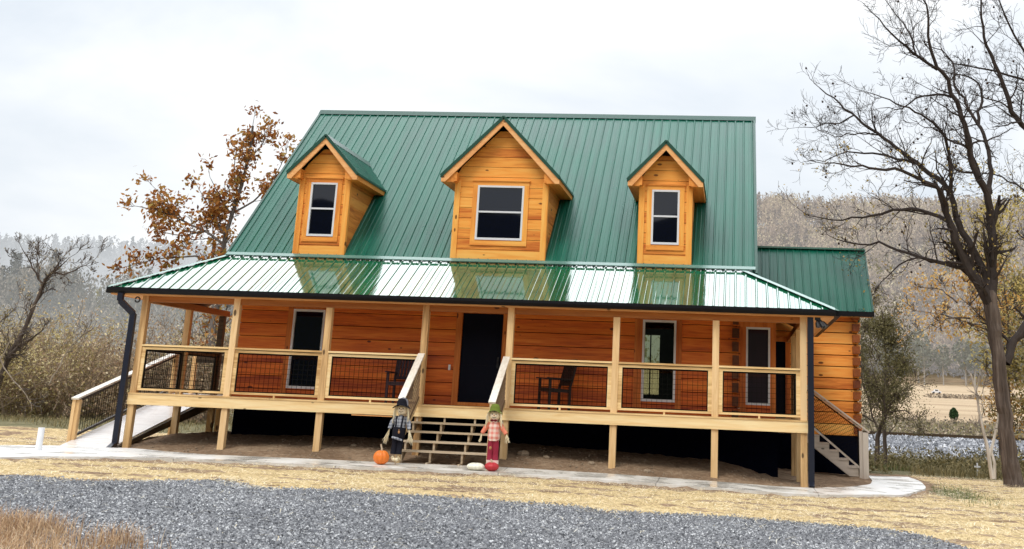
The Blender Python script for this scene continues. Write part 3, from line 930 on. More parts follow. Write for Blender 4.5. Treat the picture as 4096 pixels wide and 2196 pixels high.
mb = MB(); mb.prism([(3.12, 7.95, 4.1), (3.12, 11.6, 4.1), (3.12, wy1, wz1 - .15)], (.1, 0, 0)); hb(mb, 'wing_gable', 'log_side', wr)
# flood lights at the right porch corner
mb = MB(); mb.box(1.60, 1.72, -.19, -.12, 3.28, 3.34)
fl = hb(mb, 'flood_light', 'black_metal')
for xx, rz in ((1.60, .25), (1.74, .7), (1.80, .95)):
    mb = MB(); a = np.array((1.66 + (xx - 1.66) * .3, -.16, 3.29)); dd = np.array((sin(rz) * .16, -.05, -.15))
    mb.tube([a, a + dd * .35, a + dd * .4, a + dd], [.02, .03, .05, .062], 10, cap=True); hb(mb, 'lamp_head', 'black_metal', fl)
mb = MB()
th = np.linspace(0, 2 * pi, 17); mb.tube([(-13.36 + .055 * cos(a), -.16, 3.24 + .055 * sin(a)) for a in th], .018, 6); hb(mb, 'round_fixture', 'black_metal')  # round fixture by the left downspout, modelled as a ring

# porch frame ---------------------------------------------------------------------
DT = 1.245
PX = [(-13.32, -13.18), (-11.18, -11.04), (-9.05, -8.91), (-6.87, -6.73), (-4.98, -4.84), (-2.67, -2.53), (-.54, -.40), (1.30, 1.44)]
HI = {0, 1, 3, 4, 7}
for i, (a, b) in enumerate(PX):
    mb = MB(); mb.box(a, b, 0, .14, DT, 3.344 if i in HI else 3.215); hb(mb, 'porch_post', 'pine')
    zb = gz1((a + b) / 2, .07) - .15
    mb = MB(); mb.box(a, b, .003, .143, zb, 1.0); hb(mb, 'deck_post', 'pine')
for y in (2.3, 4.35):
    m_ = M['dark_wood'] if y > 4 else M['pine']  # rear post: porch shade is put into a darker wood colour
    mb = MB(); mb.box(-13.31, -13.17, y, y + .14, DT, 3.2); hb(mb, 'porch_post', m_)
    mb = MB(); mb.box(-13.31, -13.17, y, y + .14, gz1(-13.2, y) - .1, 1.0); hb(mb, 'deck_post', M['pine'])
for y in (1.9, 4.6):
    mb = MB(); mb.box(1.30, 1.44, y, y + .14, DT, 3.2); hb(mb, 'porch_post', M['pine'])
    mb = MB(); mb.box(1.30, 1.44, y, y + .14, -.3, 1.0); hb(mb, 'deck_post', M['pine'])
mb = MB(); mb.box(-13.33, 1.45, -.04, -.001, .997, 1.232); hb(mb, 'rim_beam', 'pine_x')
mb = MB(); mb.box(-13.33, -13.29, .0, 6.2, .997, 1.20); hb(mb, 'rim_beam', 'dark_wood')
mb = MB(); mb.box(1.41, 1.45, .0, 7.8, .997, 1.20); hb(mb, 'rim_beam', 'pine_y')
mb = MB()
y = -.055
while y < 1.7: mb.box(-13.335, 1.455, y, y + .135, 1.214, DT); y += .141
while y < 7.8:
    mb.box(.86, 1.455, y, y + .135, 1.214, DT)
    if y < 6.1: mb.box(-13.335, -11.76, y, y + .135, 1.214, DT)
    y += .141
hb(mb, 'deck', 'pine_x')
mb = MB()
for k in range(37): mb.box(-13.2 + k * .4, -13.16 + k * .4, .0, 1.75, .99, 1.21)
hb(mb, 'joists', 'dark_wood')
mb = MB(); mb.box(-8.25, -7.35, -.04, -.01, .965, .985); hb(mb, 'loose_strip', 'fascia')


def grid(mb, P0, U, Vv, nu, nv, w=.006):
    """wire panel spanned by U (horizontal) and V (vertical)"""
    P0, U, Vv = [np.array(q, float) for q in (P0, U, Vv)]
    for i in range(1, nu): mb.bar(P0 + U * i / nu, P0 + U * i / nu + Vv, w, w, unit(U))
    for j in range(1, nv): mb.bar(P0 + Vv * j / nv, P0 + Vv * j / nv + U, w, w, unit(Vv))


def diamond(mb, P0, U, Vv, n, w=.007):
    """diagonal lattice in the parallelogram P0 + a U + b V"""
    P0, U, Vv = [np.array(q, float) for q in (P0, U, Vv)]
    k = np.linalg.norm(U) / np.linalg.norm(Vv)
    for sg in (1, -1):
        for i in range(-int(n), int(n * (k + 1)) + 2):
            c = i / n        # b = sg*(a*k - c)  or
            pts = []
            for a in (0, 1):
                b = (a * k - c) if sg > 0 else (c - a * k)
                pts.append((a, b))
            (a0, b0), (a1, b1) = pts
            t0, t1 = 0.0, 1.0
            db = b1 - b0
            ta, tb = (0 - b0) / db, (1 - b0) / db
            lo, hi = min(ta, tb), max(ta, tb)
            t0, t1 = max(0, lo), min(1, hi)
            if t1 - t0 < .01: continue
            q = [P0 + U * t + Vv * (b0 + db * t) for t in (t0, t1)]
            mb.bar(q[0], q[1], w, w, unit(np.cross(U, Vv)))


def railing(a, b, along='x', c=0.0, mat='pine_x', pm='wire'):
    """rail between posts from a to b, at y (or x) = c"""
    T = (lambda u, v, z: (u, c + v, z)) if along == 'x' else (lambda u, v, z: (c + v, u, z))

    def bx(mb, u0, u1, v0, v1, z0, z1):
        p, q = T(u0, v0, z0), T(u1, v1, z1)
        mb.box(min(p[0], q[0]), max(p[0], q[0]), min(p[1], q[1]), max(p[1], q[1]), z0, z1)
    mb = MB()
    bx(mb, a, b, -.02, .12, 2.247, 2.286); bx(mb, a, b, .02, .085, 2.178, 2.232)
    bx(mb, a, b, .03, .08, 1.300, 1.345); bx(mb, a, a + .085, .025, .09, 1.345, 2.178); bx(mb, b - .085, b, .025, .09, 1.345, 2.178)
    m = (a + b) / 2; bx(mb, m - .02, m + .02, .035, .075, DT, 1.300)
    r = hb(mb, 'railing', mat)
    mb = MB(); f = .024; u0, u1, z0, z1 = a + .085, b - .085, 1.345, 2.178
    bx(mb, u0, u1, .045, .07, z0, z0 + f); bx(mb, u0, u1, .045, .07, z1 - f - .008, z1); bx(mb, u0, u0 + f, .046, .069, z0 + f, z1 - f); bx(mb, u1 - f, u1, .046, .069, z0 + f, z1 - f)
    bx(mb, a, b, .04, .078, 2.232, 2.247)
    nu = max(3, round((u1 - u0) / .105))
    P0 = np.array(T(u0, .058, z0)); grid(mb, P0, np.array(T(u1, .058, z0)) - P0, (0, 0, z1 - z0), nu, 8)
    hb(mb, 'wire_panel', pm, r)


for i in (0, 1, 2, 4, 5, 6): railing(PX[i][1], PX[i + 1][0])
railing(.14, 2.3, 'y', -13.30, 'dark_wood'); railing(2.44, 4.35, 'y', -13.30, 'dark_wood')
railing(.14, 1.9, 'y', 1.32, 'pine_y'); railing(2.04, 4.6, 'y', 1.32, 'pine_y')

# front steps ------------------------------------------------------------------------
mb = MB()
TR = [(-.30, .87), (-.57, .69), (-.84, .505), (-1.11, .325), (-1.38, .145)]
for x in (-6.83, -6.23, -5.57, -4.98):
    poly = [(0, 1.05)]
    for (y, z) in TR: poly += [(y + .28, z - .01), (y, z - .01)]
    poly += [(-1.40, .03), (-1.20, .03), (0, .80)]
    mb.prism([(x, y, z) for y, z in poly], (.04, 0, 0))
mb.box(-6.83, -4.94, -1.42, -1.36, .02, .10)
st = hb(mb, 'front_steps', 'tread')
for (y, z) in TR[:4]:
    mb = MB(); mb.box(-6.85, -4.92, y - .03, y + .28, z - .008, z + .030); hb(mb, 'tread', 'tread', st)
for x in (-6.80, -4.93):
    mb = MB()
    mb.bar((x, -.10, 2.29), (x, -1.47, 1.345), .145, .038)
    mb2 = MB(); mb2.bar((x, -.06, 1.345), (x, -1.40, .42), .05, .06); mb2.box(x - .05, x + .05, -1.45, -1.35, .0, 1.34)
    s_ = hb(mb2, 'stair_railing', 'pine_y')
    hb(mb, 'handrail', 'cap', s_)
    mb = MB(); diamond(mb, (x, -.06, 1.37), (0, -1.29, -.90), (0, 0, .86), 9, .008)
    mb.bar((x, -.05, 1.40), (x, -1.36, .49), .03, .025); mb.bar((x, -.05, 2.24), (x, -1.36, 1.34), .03, .025)
    hb(mb, 'mesh_panel', 'bronze_wire', s_)

# side steps on the right --------------------------------------------------------------
mb = MB()
STP = [(1.60, 1.03), (1.855, .832), (2.10, .643), (2.345, .474), (2.59, .275), (2.835, .10)]
for y in (6.70, 7.45):
    poly = []
    for (x, z) in STP: poly += [(x, z), (x + .245, z)]
    poly += [(3.08, -.10), (2.85, -.10), (1.60, .82)]
    mb.prism([(x, y, z) for x, z in poly][::-1], (0, .05, 0))
ss = hb(mb, 'side_steps', 'grey_wood')
for (x, z) in STP[1:]:
    mb = MB(); mb.box(x - .02, x + .25, 6.68, 7.55, z + .002, z + .036); hb(mb, 'tread', 'grey_wood', ss)
mb2 = MB(); mb2.box(3.19, 3.33, 6.62, 6.76, -.25, .975); mb2.box(3.10, 3.188, 6.64, 6.75, -.2, 1.0); mb2.bar((1.47, 6.69, 1.42), (3.12, 6.69, .10), .05, .05)
sr_ = hb(mb2, 'stair_railing', 'grey_post')
mb = MB(); mb.bar((1.47, 6.69, 2.30), (3.36, 6.69, .985), .145, .038); mb.bar((1.47, 6.69, 2.24), (3.15, 6.69, 1.07), .06, .03); hb(mb, 'handrail', 'grey_wood', sr_)
mb = MB(); diamond(mb, (1.5, 6.69, 1.42), (1.6, 0, -1.20), (0, 0, .80), 8, .008)
mb.bar((1.47, 6.69, 2.19), (3.08, 6.69, 1.06), .04, .03); mb.bar((3.08, 6.69, 1.06), (3.08, 6.69, .16), .04, .03, (1, 0, 0)); mb.bar((1.47, 6.69, 1.46), (3.08, 6.69, .17), .03, .02)
hb(mb, 'mesh_panel', 'wire', sr_)

# ramp on the left ------------------------------------------------------------------------
RA, RB2 = (-.35, .09), (4.9, 1.245)
rs = (RB2[1] - RA[1]) / (RB2[0] - RA[0])
mb = MB(); y = RA[0]
while y < RB2[0] - .02:
    z = RA[1] + (y - RA[0]) * rs; y1 = min(y + .132, RB2[0]); z1 = RA[1] + (y1 - RA[0]) * rs
    mb.hexa([(-14.55, y, z - .035), (-13.40, y, z - .035), (-13.40, y1, z1 - .035), (-14.55, y1, z1 - .035), (-14.55, y, z), (-13.40, y, z), (-13.40, y1, z1), (-14.55, y1, z1)])
    y += .142
y = 4.9
while y < 6.1: mb.box(-14.6, -11.8, y, y + .132, 1.213, DT + .002) if y > 6.05 else mb.box(-14.6, -13.34, y, y + .132, 1.213, DT); y += .142
rp = hb(mb, 'ramp', 'ramp', label='pale wet boarded ramp rising to the left side of the porch')
mb = MB()
for x in (-13.40, -14.59):
    mb.prism([(x, RA[0] + .4, .06), (x, RB2[0], RB2[1] - .30), (x, RB2[0], RB2[1] - .04), (x, RA[0], RA[1] - .04)], (.04, 0, 0))
mb.box(-14.6, -13.35, 4.9, 4.94, .95, 1.21); mb.box(-14.6, -11.8, 6.16, 6.2, .95, 1.21)
hb(mb, 'skirt', 'dark_wood', rp)
mb = MB()
for y in (2.2, 4.8): mb.box(-13.36, -13.25, y + .2, y + .31, gz1(-13.3, y) - .1, RA[1] + (y - RA[0]) * rs - .04); mb.box(-14.58, -14.46, y + .2, y + .31, gz1(-14.5, y) - .1, RA[1] + (y - RA[0]) * rs - .04)
mb.box(-12.6, -12.45, 5.9, 6.03, .1, .95)
hbs(mb, 'leg', 'pine', rp)
mb2 = MB(); x = -14.585
mb2.box(x - .075, x + .0, .10, .24, -.05, 1.05); mb2.box(x + .0, x + .085, .12, .22, -.05, 1.05)
mb2.box(x - .05, x + .05, 4.85, 4.98, .8, 2.22); mb2.box(x - .05, x + .05, 6.06, 6.18, .8, 2.24)
hbs(mb2, 'ramp_post', 'pine')
mb = MB(); mb.bar((x - .0, .05, 1.065), (x, 4.98, 2.27), .17, .04); rr = hb(mb, 'ramp_handrail', 'cap')
mb = MB(); mb.bar((x, .2, 1.03), (x, 4.9, 2.19), .05, .08); mb.bar((x, .2, .27), (x, 4.9, 1.36), .05, .05); mb.box(x + .05, -13.35, 6.08, 6.14, 2.12, 2.25); mb.box(x + .05, -12.0, 6.09, 6.13, 2.05, 2.24); mb.box(x + .05, -12.0, 6.09, 6.13, 1.28, 1.36); mb.box(-12.55, -12.40, 6.05, 6.16, 1.245, 2.3)
hb(mb, 'rail_bars', 'dark_wood', rr)
mb = MB()
P0 = np.array((x, .24, .30)); U = np.array((0, 4.6, 1.068)); Vv = np.array((0, 0, .72))
for i in range(1, 44): mb.bar(P0 + U * i / 44, P0 + U * i / 44 + Vv, .008, .008, (0, 1, 0))
for j in range(1, 4): mb.bar(P0 + Vv * j / 4, P0 + Vv * j / 4 + U, .006, .006)
grid(mb, (x + .05, 6.11, 1.36), (-14.59 + 16.8 - .0, 0, 0), (0, 0, .70), 26, 7)
hb(mb, 'wire_panel', 'wire', rr)

# ------------------------------------------------------------------ loose things
M['chair_plum'] = plain('plum brown chair paint', (.045, .022, .028), .55, .3)
M['chair_black'] = plain('near black chair paint', (.014, .007, .006), .5, .3)


def part(mb, name, mat, root, smooth=False, label=None):
    return hb(mb, name, mat, root, smooth, label)


def chair(loc, rz, mat, label):
    """high-backed slatted porch chair, front towards local -y"""
    t = thing('porch_chair', label, 'chair', loc)
    X0, Y0, Zb = loc
    ca, sa = cos(rz), sin(rz)
    def T(p): return (X0 + p[0] * ca - p[1] * sa, Y0 + p[0] * sa + p[1] * ca, Zb + p[2])
    def B(mb, a, b, w, h, up=(0, 0, 1)):
        upv = (up[0] * ca - up[1] * sa, up[0] * sa + up[1] * ca, up[2])
        mb.bar(T(a), T(b), w, h, upv)
    mb = MB()
    for k in range(6): B(mb, (-.26, -.25 + k * .09, .455 - k * .006), (.26, -.25 + k * .09, .455 - k * .006), .075, .022)
    B(mb, (-.27, -.27, .42), (.27, -.27, .42), .022, .075)
    for sx in (-1, 1): B(mb, (sx * .27, -.27, .42), (sx * .27, .24, .40), .024, .07)
    part(mb, 'seat', mat, t)
    mb = MB()
    for k in range(7): B(mb, (-.225 + k * .075, .245, .56), (-.225 + k * .075, .365, 1.03), .055, .018, (0, 1, 0))
    B(mb, (-.28, .38, 1.05), (.28, .38, 1.05), .028, .085); B(mb, (-.28, .24, .555), (.28, .24, .555), .028, .07)
    part(mb, 'backrest', mat, t)
    for sx in (-1, 1):
        mb = MB(); B(mb, (sx * .285, -.25, .0), (sx * .285, -.25, .66), .05, .05, (0, 1, 0)); part(mb, 'leg', mat, t)
        mb = MB(); B(mb, (sx * .285, .23, .0), (sx * .285, .235, .50), .05, .05, (0, 1, 0)); B(mb, (sx * .285, .235, .49), (sx * .285, .385, 1.06), .05, .045, (0, 1, 0)); part(mb, 'leg', mat, t)
        mb = MB(); B(mb, (sx * .295, -.33, .672), (sx * .295, .29, .655), .085, .026); part(mb, 'armrest', mat, t)
    return t


chair((-7.50, 1.22, DT), R(-4), M['chair_plum'], 'plum-brown slatted porch chair facing the yard, behind the black-hatted scarecrow')
chair((-4.03, 1.15, DT), R(-58), M['chair_black'], 'near-black wooden porch chair turned sideways, between front door and see-through window')


def straw_tuft(mb, p, d, n, L, spread, tint=.8):
    for _ in range(n):
        v = unit(np.array(d) + rng.normal(size=3) * spread) * L * rng.uniform(.7, 1.1)
        mb.tube([p, np.array(p) + v * .5 + rng.normal(size=3) * .01, np.array(p) + v], [.006, .007, .004], 3, tint=tint)


M['straw_hair'] = plain('pale raffia', (.82, .72, .50), .8, .1, .2, 20)
M['burlap'] = plain('pale cloth face', (.86, .74, .56), .85, .1, .06, 30)
M['black_cloth'] = plain('black cloth', (.010, .010, .016), .85, .15)
M['hat_grey'] = plain('grey hat cloth', (.20, .20, .23), .85, .15, .2)
M['red_cloth'] = plain('dark red trousers', (.27, .022, .045), .8, .2)
M['green_cloth'] = plain('olive green felt', (.15, .19, .035), .9, .1)
M['orange_cloth'] = plain('orange sleeve cloth', (.66, .21, .13), .85, .1)
M['patch'] = plain('tan patch', (.42, .22, .10), .9, .1)
M['cuff'] = plain('pink white cuff', (.78, .58, .52), .9, .1)
M['face_ink'] = plain('face stitching', (.04, .02, .015), .8, .1)
M['nose'] = plain('orange felt nose', (.55, .18, .06), .9, .1)


def check_cloth(name, a, b, c, sc):
    N = NT(name)
    sp = N.n('ShaderNodeSeparateXYZ', {0: N.pos('Object', (sc, sc, sc))})
    fx = N.math('GREATER_THAN', N.math('FRACT', sp.outputs[0]), .5); fz = N.math('GREATER_THAN', N.math('FRACT', sp.outputs[2]), .5)
    cc = N.mix(N.math('MULTIPLY', N.math('ADD', fx, fz), .5), a, b)
    cc = N.mix(N.math('MULTIPLY', N.noise(N.pos('Object'), 18, 3), .5), cc, c)
    return N.fin(cc, .9, .1)


M['check_grey'] = check_cloth('grey checked shirt', (.09, .10, .13), (.42, .43, .46), (.25, .26, .30), 16)
M['check_pink'] = check_cloth('pink checked shirt', (.80, .70, .60), (.72, .20, .16), (.78, .42, .34), 11)


def scarecrow(x, y, z0, kind, label, lean=(0, 0)):
    t = thing('scarecrow', label, 'scarecrow', (x, y, z0))
    def Q(px, py, pz): return np.array((x + px + lean[0] * pz, y + py + lean[1] * pz, z0 + pz))
    a = kind == 'black'
    shirt, trousers = ('check_grey', 'black_cloth') if a else ('check_pink', 'red_cloth')
    mb = MB()       # trousers: two legs joined at the hips
    for sx in (-1, 1):
        mb.tube([Q(sx * .035, 0, .52), Q(sx * .050, 0, .40), Q(sx * .052, -.005, .22), Q(sx * .056, -.01, .10)], [.062, .066, .060, .062], 9, cap=True)
    mb.ell(Q(0, 0, .50), (.105, .07, .09), 12, 8)
    if a: mb.box(*sum(([Q(-.065, -.085, .56)[i], Q(.065, -.07, .72)[i]] for i in range(3)), []))
    part(mb, 'trousers', trousers, t, True)
    mb = MB()       # stuffed torso
    ths = np.linspace(0, 1, 9); prof_r = np.array([.09, .118, .122, .115, .11, .115, .12, .095, .045])
    mb.tube([Q(0, 0, .46 + .38 * k) for k in ths], prof_r, 14, cap=True)
    part(mb, 'shirt', shirt, t, True)
    if a:
        mb = MB()
        for sx in (-1, 1): mb.bar(Q(sx * .055, -.118, .56), Q(sx * .065, -.095, .83), .03, .012, (0, 1, 0))
        part(mb, 'braces', 'black_cloth', t)
        mb = MB(); mb.tube([Q(0, 0, .40), Q(0, -.005, .47), Q(0, -.008, .54), Q(0, -.005, .60)], [.118, .133, .134, .128], 14); part(mb, 'overall_bib', 'black_cloth', t, True)
        mb = MB(); mb.ell(Q(.03, -.135, .52), (.022, .012, .03), 8, 6); mb.ell(Q(.025, -.135, .56), (.008, .008, .02), 6, 5); part(mb, 'patch', M['patch'], t)
        mb = MB(); mb.tube([Q(-.10, -.10, .42), Q(0, -.135, .40), Q(.11, -.10, .37)], [.022, .026, .02], 6); part(mb, 'shirt_tail', 'check_grey', t)
    else:
        mb = MB(); mb.ell(Q(-.045, -.065, .33), (.028, .012, .032), 8, 6); part(mb, 'patch', 'patch', t)
        mb = MB()
        for sx in (-1, 1): mb.tube([Q(sx * .056, -.01, .03), Q(sx * .056, -.01, .10)], [.068, .066], 9, cap=True)
        part(mb, 'cuffs', 'cuff', t)
        mb = MB(); mb.ell(Q(-.035, -.115, .85), (.035, .02, .024), 8, 6); mb.ell(Q(.035, -.115, .85), (.035, .02, .024), 8, 6); mb.ell(Q(0, -.125, .85), (.014, .015, .014), 6, 5); part(mb, 'bow_tie', plain('dark red bow', (.12, .01, .015), .8, .2), t)
    # arms
    for sx in (-1, 1):
        if a: pts = [Q(sx * .09, 0, .80), Q(sx * .17, -.01, .70), Q(sx * .20, -.02, .58)]
        else: pts = [Q(sx * .09, 0, .80), Q(sx * .17, -.02, .70), Q(sx * .235 + (.0 if sx < 0 else .02), -.05, .60)]
        mb = MB(); mb.tube(pts, [.055, .05, .038], 8, cap=True); part(mb, 'sleeve', 'check_grey' if a else 'orange_cloth', t, True)
        mb = MB(); straw_tuft(mb, pts[-1], (sx * .25, -.1, -1), 16, .30 if a else .17, .13); part(mb, 'straw_hand', 'straw_hair', t)
    # feet
    for sx in (-1, 1):
        mb = MB(); straw_tuft(mb, Q(sx * .055, -.02, .07), (0, -.25, -1), 8, .09, .2)
        if a: mb.ell(Q(sx * .03 + .01, -.05, -.0), (.04, .06, .035), 8, 6)
        part(mb, 'foot', 'straw_hair', t)
    # head
    hz = .95
    mb = MB(); mb.ell(Q(0, -.01, hz), (.105, .095, .108), 18, 12)
    hd = part(mb, 'head', 'burlap', t, True)
    mb = MB()
    for sx in (-1, 1): mb.ell(Q(sx * .036, -.098, hz + .022), (.011, .008, .014), 8, 6)
    th = np.linspace(-1, 1, 9); mb.tube([Q(k * .045, -.098 + .012 * k * k, hz - .045 + .016 * k * k) for k in th], .004, 4)
    part(mb, 'face', 'face_ink', hd)
    mb = MB(); mb.tube([Q(0, -.10, hz + .0), Q(0, -.125, hz - .008)], [.014, .004], 6); part(mb, 'nose', 'nose', hd)
    mb = MB()
    for sx in (-1, 1):
        for k in range(10): 
            p = Q(sx * (.085 + .004 * k), -.02 - .006 * k, hz + .06)
            mb.tube([p, p + (sx * .03, -.02, -.09), p + (sx * rng.uniform(.03, .06), -.02, -rng.uniform(.2, .33))], [.008, .008, .005], 4)
    for k in range(7): p = Q(-.06 + .02 * k, -.085, hz + .075); mb.tube([p, p + (0, -.02, -.02), p + (rng.uniform(-.01, .01), -.022, -.05)], [.007, .006, .003], 4)
    part(mb, 'hair', 'straw_hair', t)
    # hat
    mb = MB()
    n = 20; th = np.linspace(0, 2 * pi, n, endpoint=False)
    br = .185 if a else .155
    rings = []
    for (r_, zz) in ((br, -.0), (.105, .035), (.098, .09), (.07, .15), (.012, .165)):
        w = (.025 * np.cos(2 * th) - .035 * np.sin(th * 1 + .6) * 0) if r_ == br else 0
        rings.append(np.stack([Q(0, 0, hz + .055)[0] + r_ * np.cos(th), Q(0, 0, 0)[1] + r_ * np.sin(th) * .9, np.full(n, Q(0, 0, hz + .055)[2] + zz) - (w if r_ == br else 0) * 1.4], -1))
    ii = np.arange(4)[:, None] * n; jj = np.arange(n)[None]; kk = (jj + 1) % n
    mb.add(np.array(rings), np.stack([ii + jj, ii + kk, ii + n + kk, ii + n + jj], -1).reshape(-1, 4))
    ht = part(mb, 'hat', 'black_cloth' if a else 'green_cloth', t, True)
    if a:
        mb = MB(); mb.tube([Q(0, 0, hz + .09), Q(0, 0, hz + .15), Q(.01, 0, hz + .20), Q(.02, 0, hz + .235)], [.106, .102, .085, .03], 16, cap=True); part(mb, 'hat_crown', 'hat_grey', ht, True)
    mb = MB(); mb.tube([Q(0, .06, -.16), Q(0, .06, .5), Q(0, .02, hz)], .012, 6); part(mb, 'stick', 'tread', t)
    return t


scarecrow(-6.765, -1.72, .19, 'black', 'scarecrow in black dungarees, checked grey shirt and wide black hat beside the steps', (.045, .09))
scarecrow(-4.80, -1.72, .16, 'red', 'scarecrow in green hat, pink checked shirt and dark red trousers beside the steps', (-.01, .03))


def pumpkin(name, x, y, r, h, col_, label, ribs=9, depth=.10, stem=True, lab='pumpkin'):
    z = gz1(x, y) + .045
    t = thing(name, label, lab, (x, y, z), 'pumpkins by the front steps')
    def fn(U, V): return (1 - depth * np.abs(np.sin(U * ribs / 2)) ** .0 * (1 - np.abs(np.cos(U * ribs / 2)) ** .6)) * (1 - .10 * np.exp(-(V / .35) ** 2) - .06 * np.exp(-((V - pi) / .35) ** 2))
    mb = MB(); mb.ell((x, y, z + h / 2 - .004), (r, r, h / 2), 72, 20, fn=fn)
    N = NT(label.split()[0] + ' pumpkin skin')
    nz = N.noise(N.pos('Object'), 7, 5)
    c = N.mix(nz, tuple(k * .72 for k in col_), tuple(min(1, k * 1.2) for k in col_)); N.bump(nz, .2, .01)
    part(mb, 'flesh', N.fin(c, .4, .4), t, True)
    if stem:
        mb = MB(); mb.tube([(x, y, z + h - .035), (x - .005, y, z + h + .02), (x - .03, y, z + h + .10 if name == 'pumpkin' and r > .14 and h > .25 else z + h + .04)], [.028, .018, .015], 7, cap=True); part(mb, 'stem', 'tread', t)


pumpkin('pumpkin', -7.0, -1.90, .158, .285, (.80, .20, .022), 'tall bright orange pumpkin beside the black-hatted scarecrow')
pumpkin('pumpkin', -5.08, -1.96, .178, .15, (.86, .82, .68), 'flat creamy white pumpkin touching the small red one', 12, .08, False)
pumpkin('pumpkin', -4.775, -1.90, .140, .175, (.50, .030, .040), 'small red pumpkin under the green-hatted scarecrow', 10, .08, True)

# white pipe standing by the walkway
t = thing('plastic_pipe', 'white plastic pipe standing upright at the edge of the walkway', 'pipe', (-13.66, -2.8, gz1(-13.66, -2.8)))
z = gz1(-13.66, -2.8)
mb = MB(); mb.tube([(-13.66, -2.8, z - .1), (-13.66, -2.8, z + .47)], .062, 16, cap=True); part(mb, 'tube', 'white_plastic', t, False)
mb = MB(); mb.tube([(-13.66, -2.8, z - .02), (-13.66, -2.8, z + .06)], [.068, .068], 16, cap=True); part(mb, 'collar', 'white_plastic', t)

# white cross shaped stake near the big tree
cx, cy = 6.90, 11.6; z = gz1(cx, cy)
t = thing('cross_stake', 'small white cross-shaped stake in the weeds near the big bare tree', 'stake', (cx, cy, z))
mb = MB(); mb.box(cx - .02, cx + .02, cy - .012, cy + .012, z - .1, z + .40); part(mb, 'post', 'white_plastic', t)
mb = MB(); mb.box(cx - .085, cx + .085, cy - .016, cy + .010, z + .27, z + .315); part(mb, 'crossbar', 'white_plastic', t)

# stones in the dirt under the porch
M['stone'] = plain('dusty stone', (.30, .23, .16), .9, .15, .35, 9, bump=.6)


def stone(x, y, s, label, sq=.6):
    z = gz1(x, y)
    mb = MB(); ph = rng.uniform(0, 6, 3)
    mb.ell((x, y, z + s * sq * .35), (s, s * .8, s * sq), 10, 7, fn=lambda U, V: 1 + .16 * np.sin(3 * U + ph[0]) * np.sin(2 * V + ph[1]) + .12 * np.sin(5 * U + ph[2]))
    o = mb.build('stone', M['stone']); tag(o, label, 'stone', 'stones in the dirt under the porch')


stone(-4.55, .55, .12, 'largest pale stone in the dirt under the porch, beside the front steps')
stone(-4.05, .45, .08, 'small flat stone lying close to the largest one under the porch', .45)
stone(-3.05, .15, .075, 'small round stone in the dirt beneath the black chair')
stone(-1.85, -.1, .08, 'small stone in the dirt beneath the see-through window', .5)
stone(-8.35, .7, .07, 'small stone in the dirt beneath the plum-brown chair')
mb = MB()
for i in range(900):
    x = rng.uniform(-12.8, 3); y = rng.uniform(-1.2, 1.7)
    if y < pl(x, *zip(*WB)) + .1: continue
    s = rng.uniform(.008, .03); mb.ell((x, y, gz1(x, y) + s * .3), (s, s * .8, s * .6), 5, 4)
tag(mb.build('dirt_crumbs', M['stone']), kind='stuff')

# ------------------------------------------------------------------ loose ground cover
def scatter(n, x0, x1, y0, y1, keep):
    x = rng.uniform(x0, x1, n); y = rng.uniform(y0, y1, n)
    k = keep(x, y); return x[k], y[k]


def strands(mb, x, y, L, w, lift, tint, zoff=.012):
    n = len(x); a = rng.uniform(0, 2 * pi, n) if np.ndim(lift) == 0 else lift
    L = rng.uniform(.5, 1.2, n) * L
    z = gz(x, y) + zoff + rng.uniform(0, .03, n)
    tl = rng.uniform(-.12, .22, n)
    d = np.stack([np.cos(a), np.sin(a), tl], -1) * L[:, None] / 2
    s = np.stack([-np.sin(a), np.cos(a), np.zeros(n)], -1) * w
    bend = rng.normal(size=(n, 3)) * L[:, None] * .08; bend[:, 2] = np.abs(bend[:, 2])
    c = np.stack([x, y, z + np.abs(d[:, 2]) * .6], -1)
    q = np.stack([c - d - s * .4, c - d + s * .4, c + bend + s, c + bend - s, c + d + s * .4, c + d - s * .4], 1).reshape(-1, 3)
    i = np.arange(n)[:, None] * 6
    f = np.concatenate([i + np.array([[0, 3, 2, 1]]), i + np.array([[3, 5, 4, 2]])])
    mb.add(q, f, np.repeat(tint, 6))


M['straw'] = leafmat('loose straw', [(.26, .16, .07), (.72, .57, .33), (.91, .80, .55), (.97, .92, .75)], transl=.15)


def patchy(x, y, sx=.55, sy=1.5, off=3.1):
    return np.array([mnoise.noise(Vector((a * sx, b * sy, off))) for a, b in zip(x, y)])


def keep_straw(x, y):
    ge = pl(x, *zip(*GRAV)); wf = pl(x, *zip(*WF))
    k = (y > ge - .25 + rng.normal(size=len(x)) * .22) & (y < wf - .22 - .22 * np.abs(rng.normal(size=len(x))) + .2 * np.sin(x * 1.3))
    padout = np.where(y < -.3, 1.65 + (y + 2.2) * .9, np.interp(y, [-.35, 3, 6.2, 8.2], [3.31, 4.25, 4.55, 4.5]))
    r = (x > 1.4) & (y > ge - .2 + rng.normal(size=len(x)) * .25) & ((x > padout + .22) | (y < -2.6)) & (y < 10.3)
    l = (x < -14.7) & (y > -2.2) & (y < 10)
    keep = np.where(x > 1.4, r, k | l)
    pn = patchy(x, y)
    return keep & (pn > -.10 + rng.normal(size=len(x)) * .15)


x, y = scatter(150000, -17, 9.5, -13.5, 10.4, keep_straw)
mb = MB(); pt = patchy(x, y, .9, .9, 9.0)
strands(mb, x, y, .17, .0035, 0, np.clip(rng.normal(.58, .24, len(x)) + pt * .25, 0, 1))
tag(mb.build('straw', M['straw']), kind='stuff')
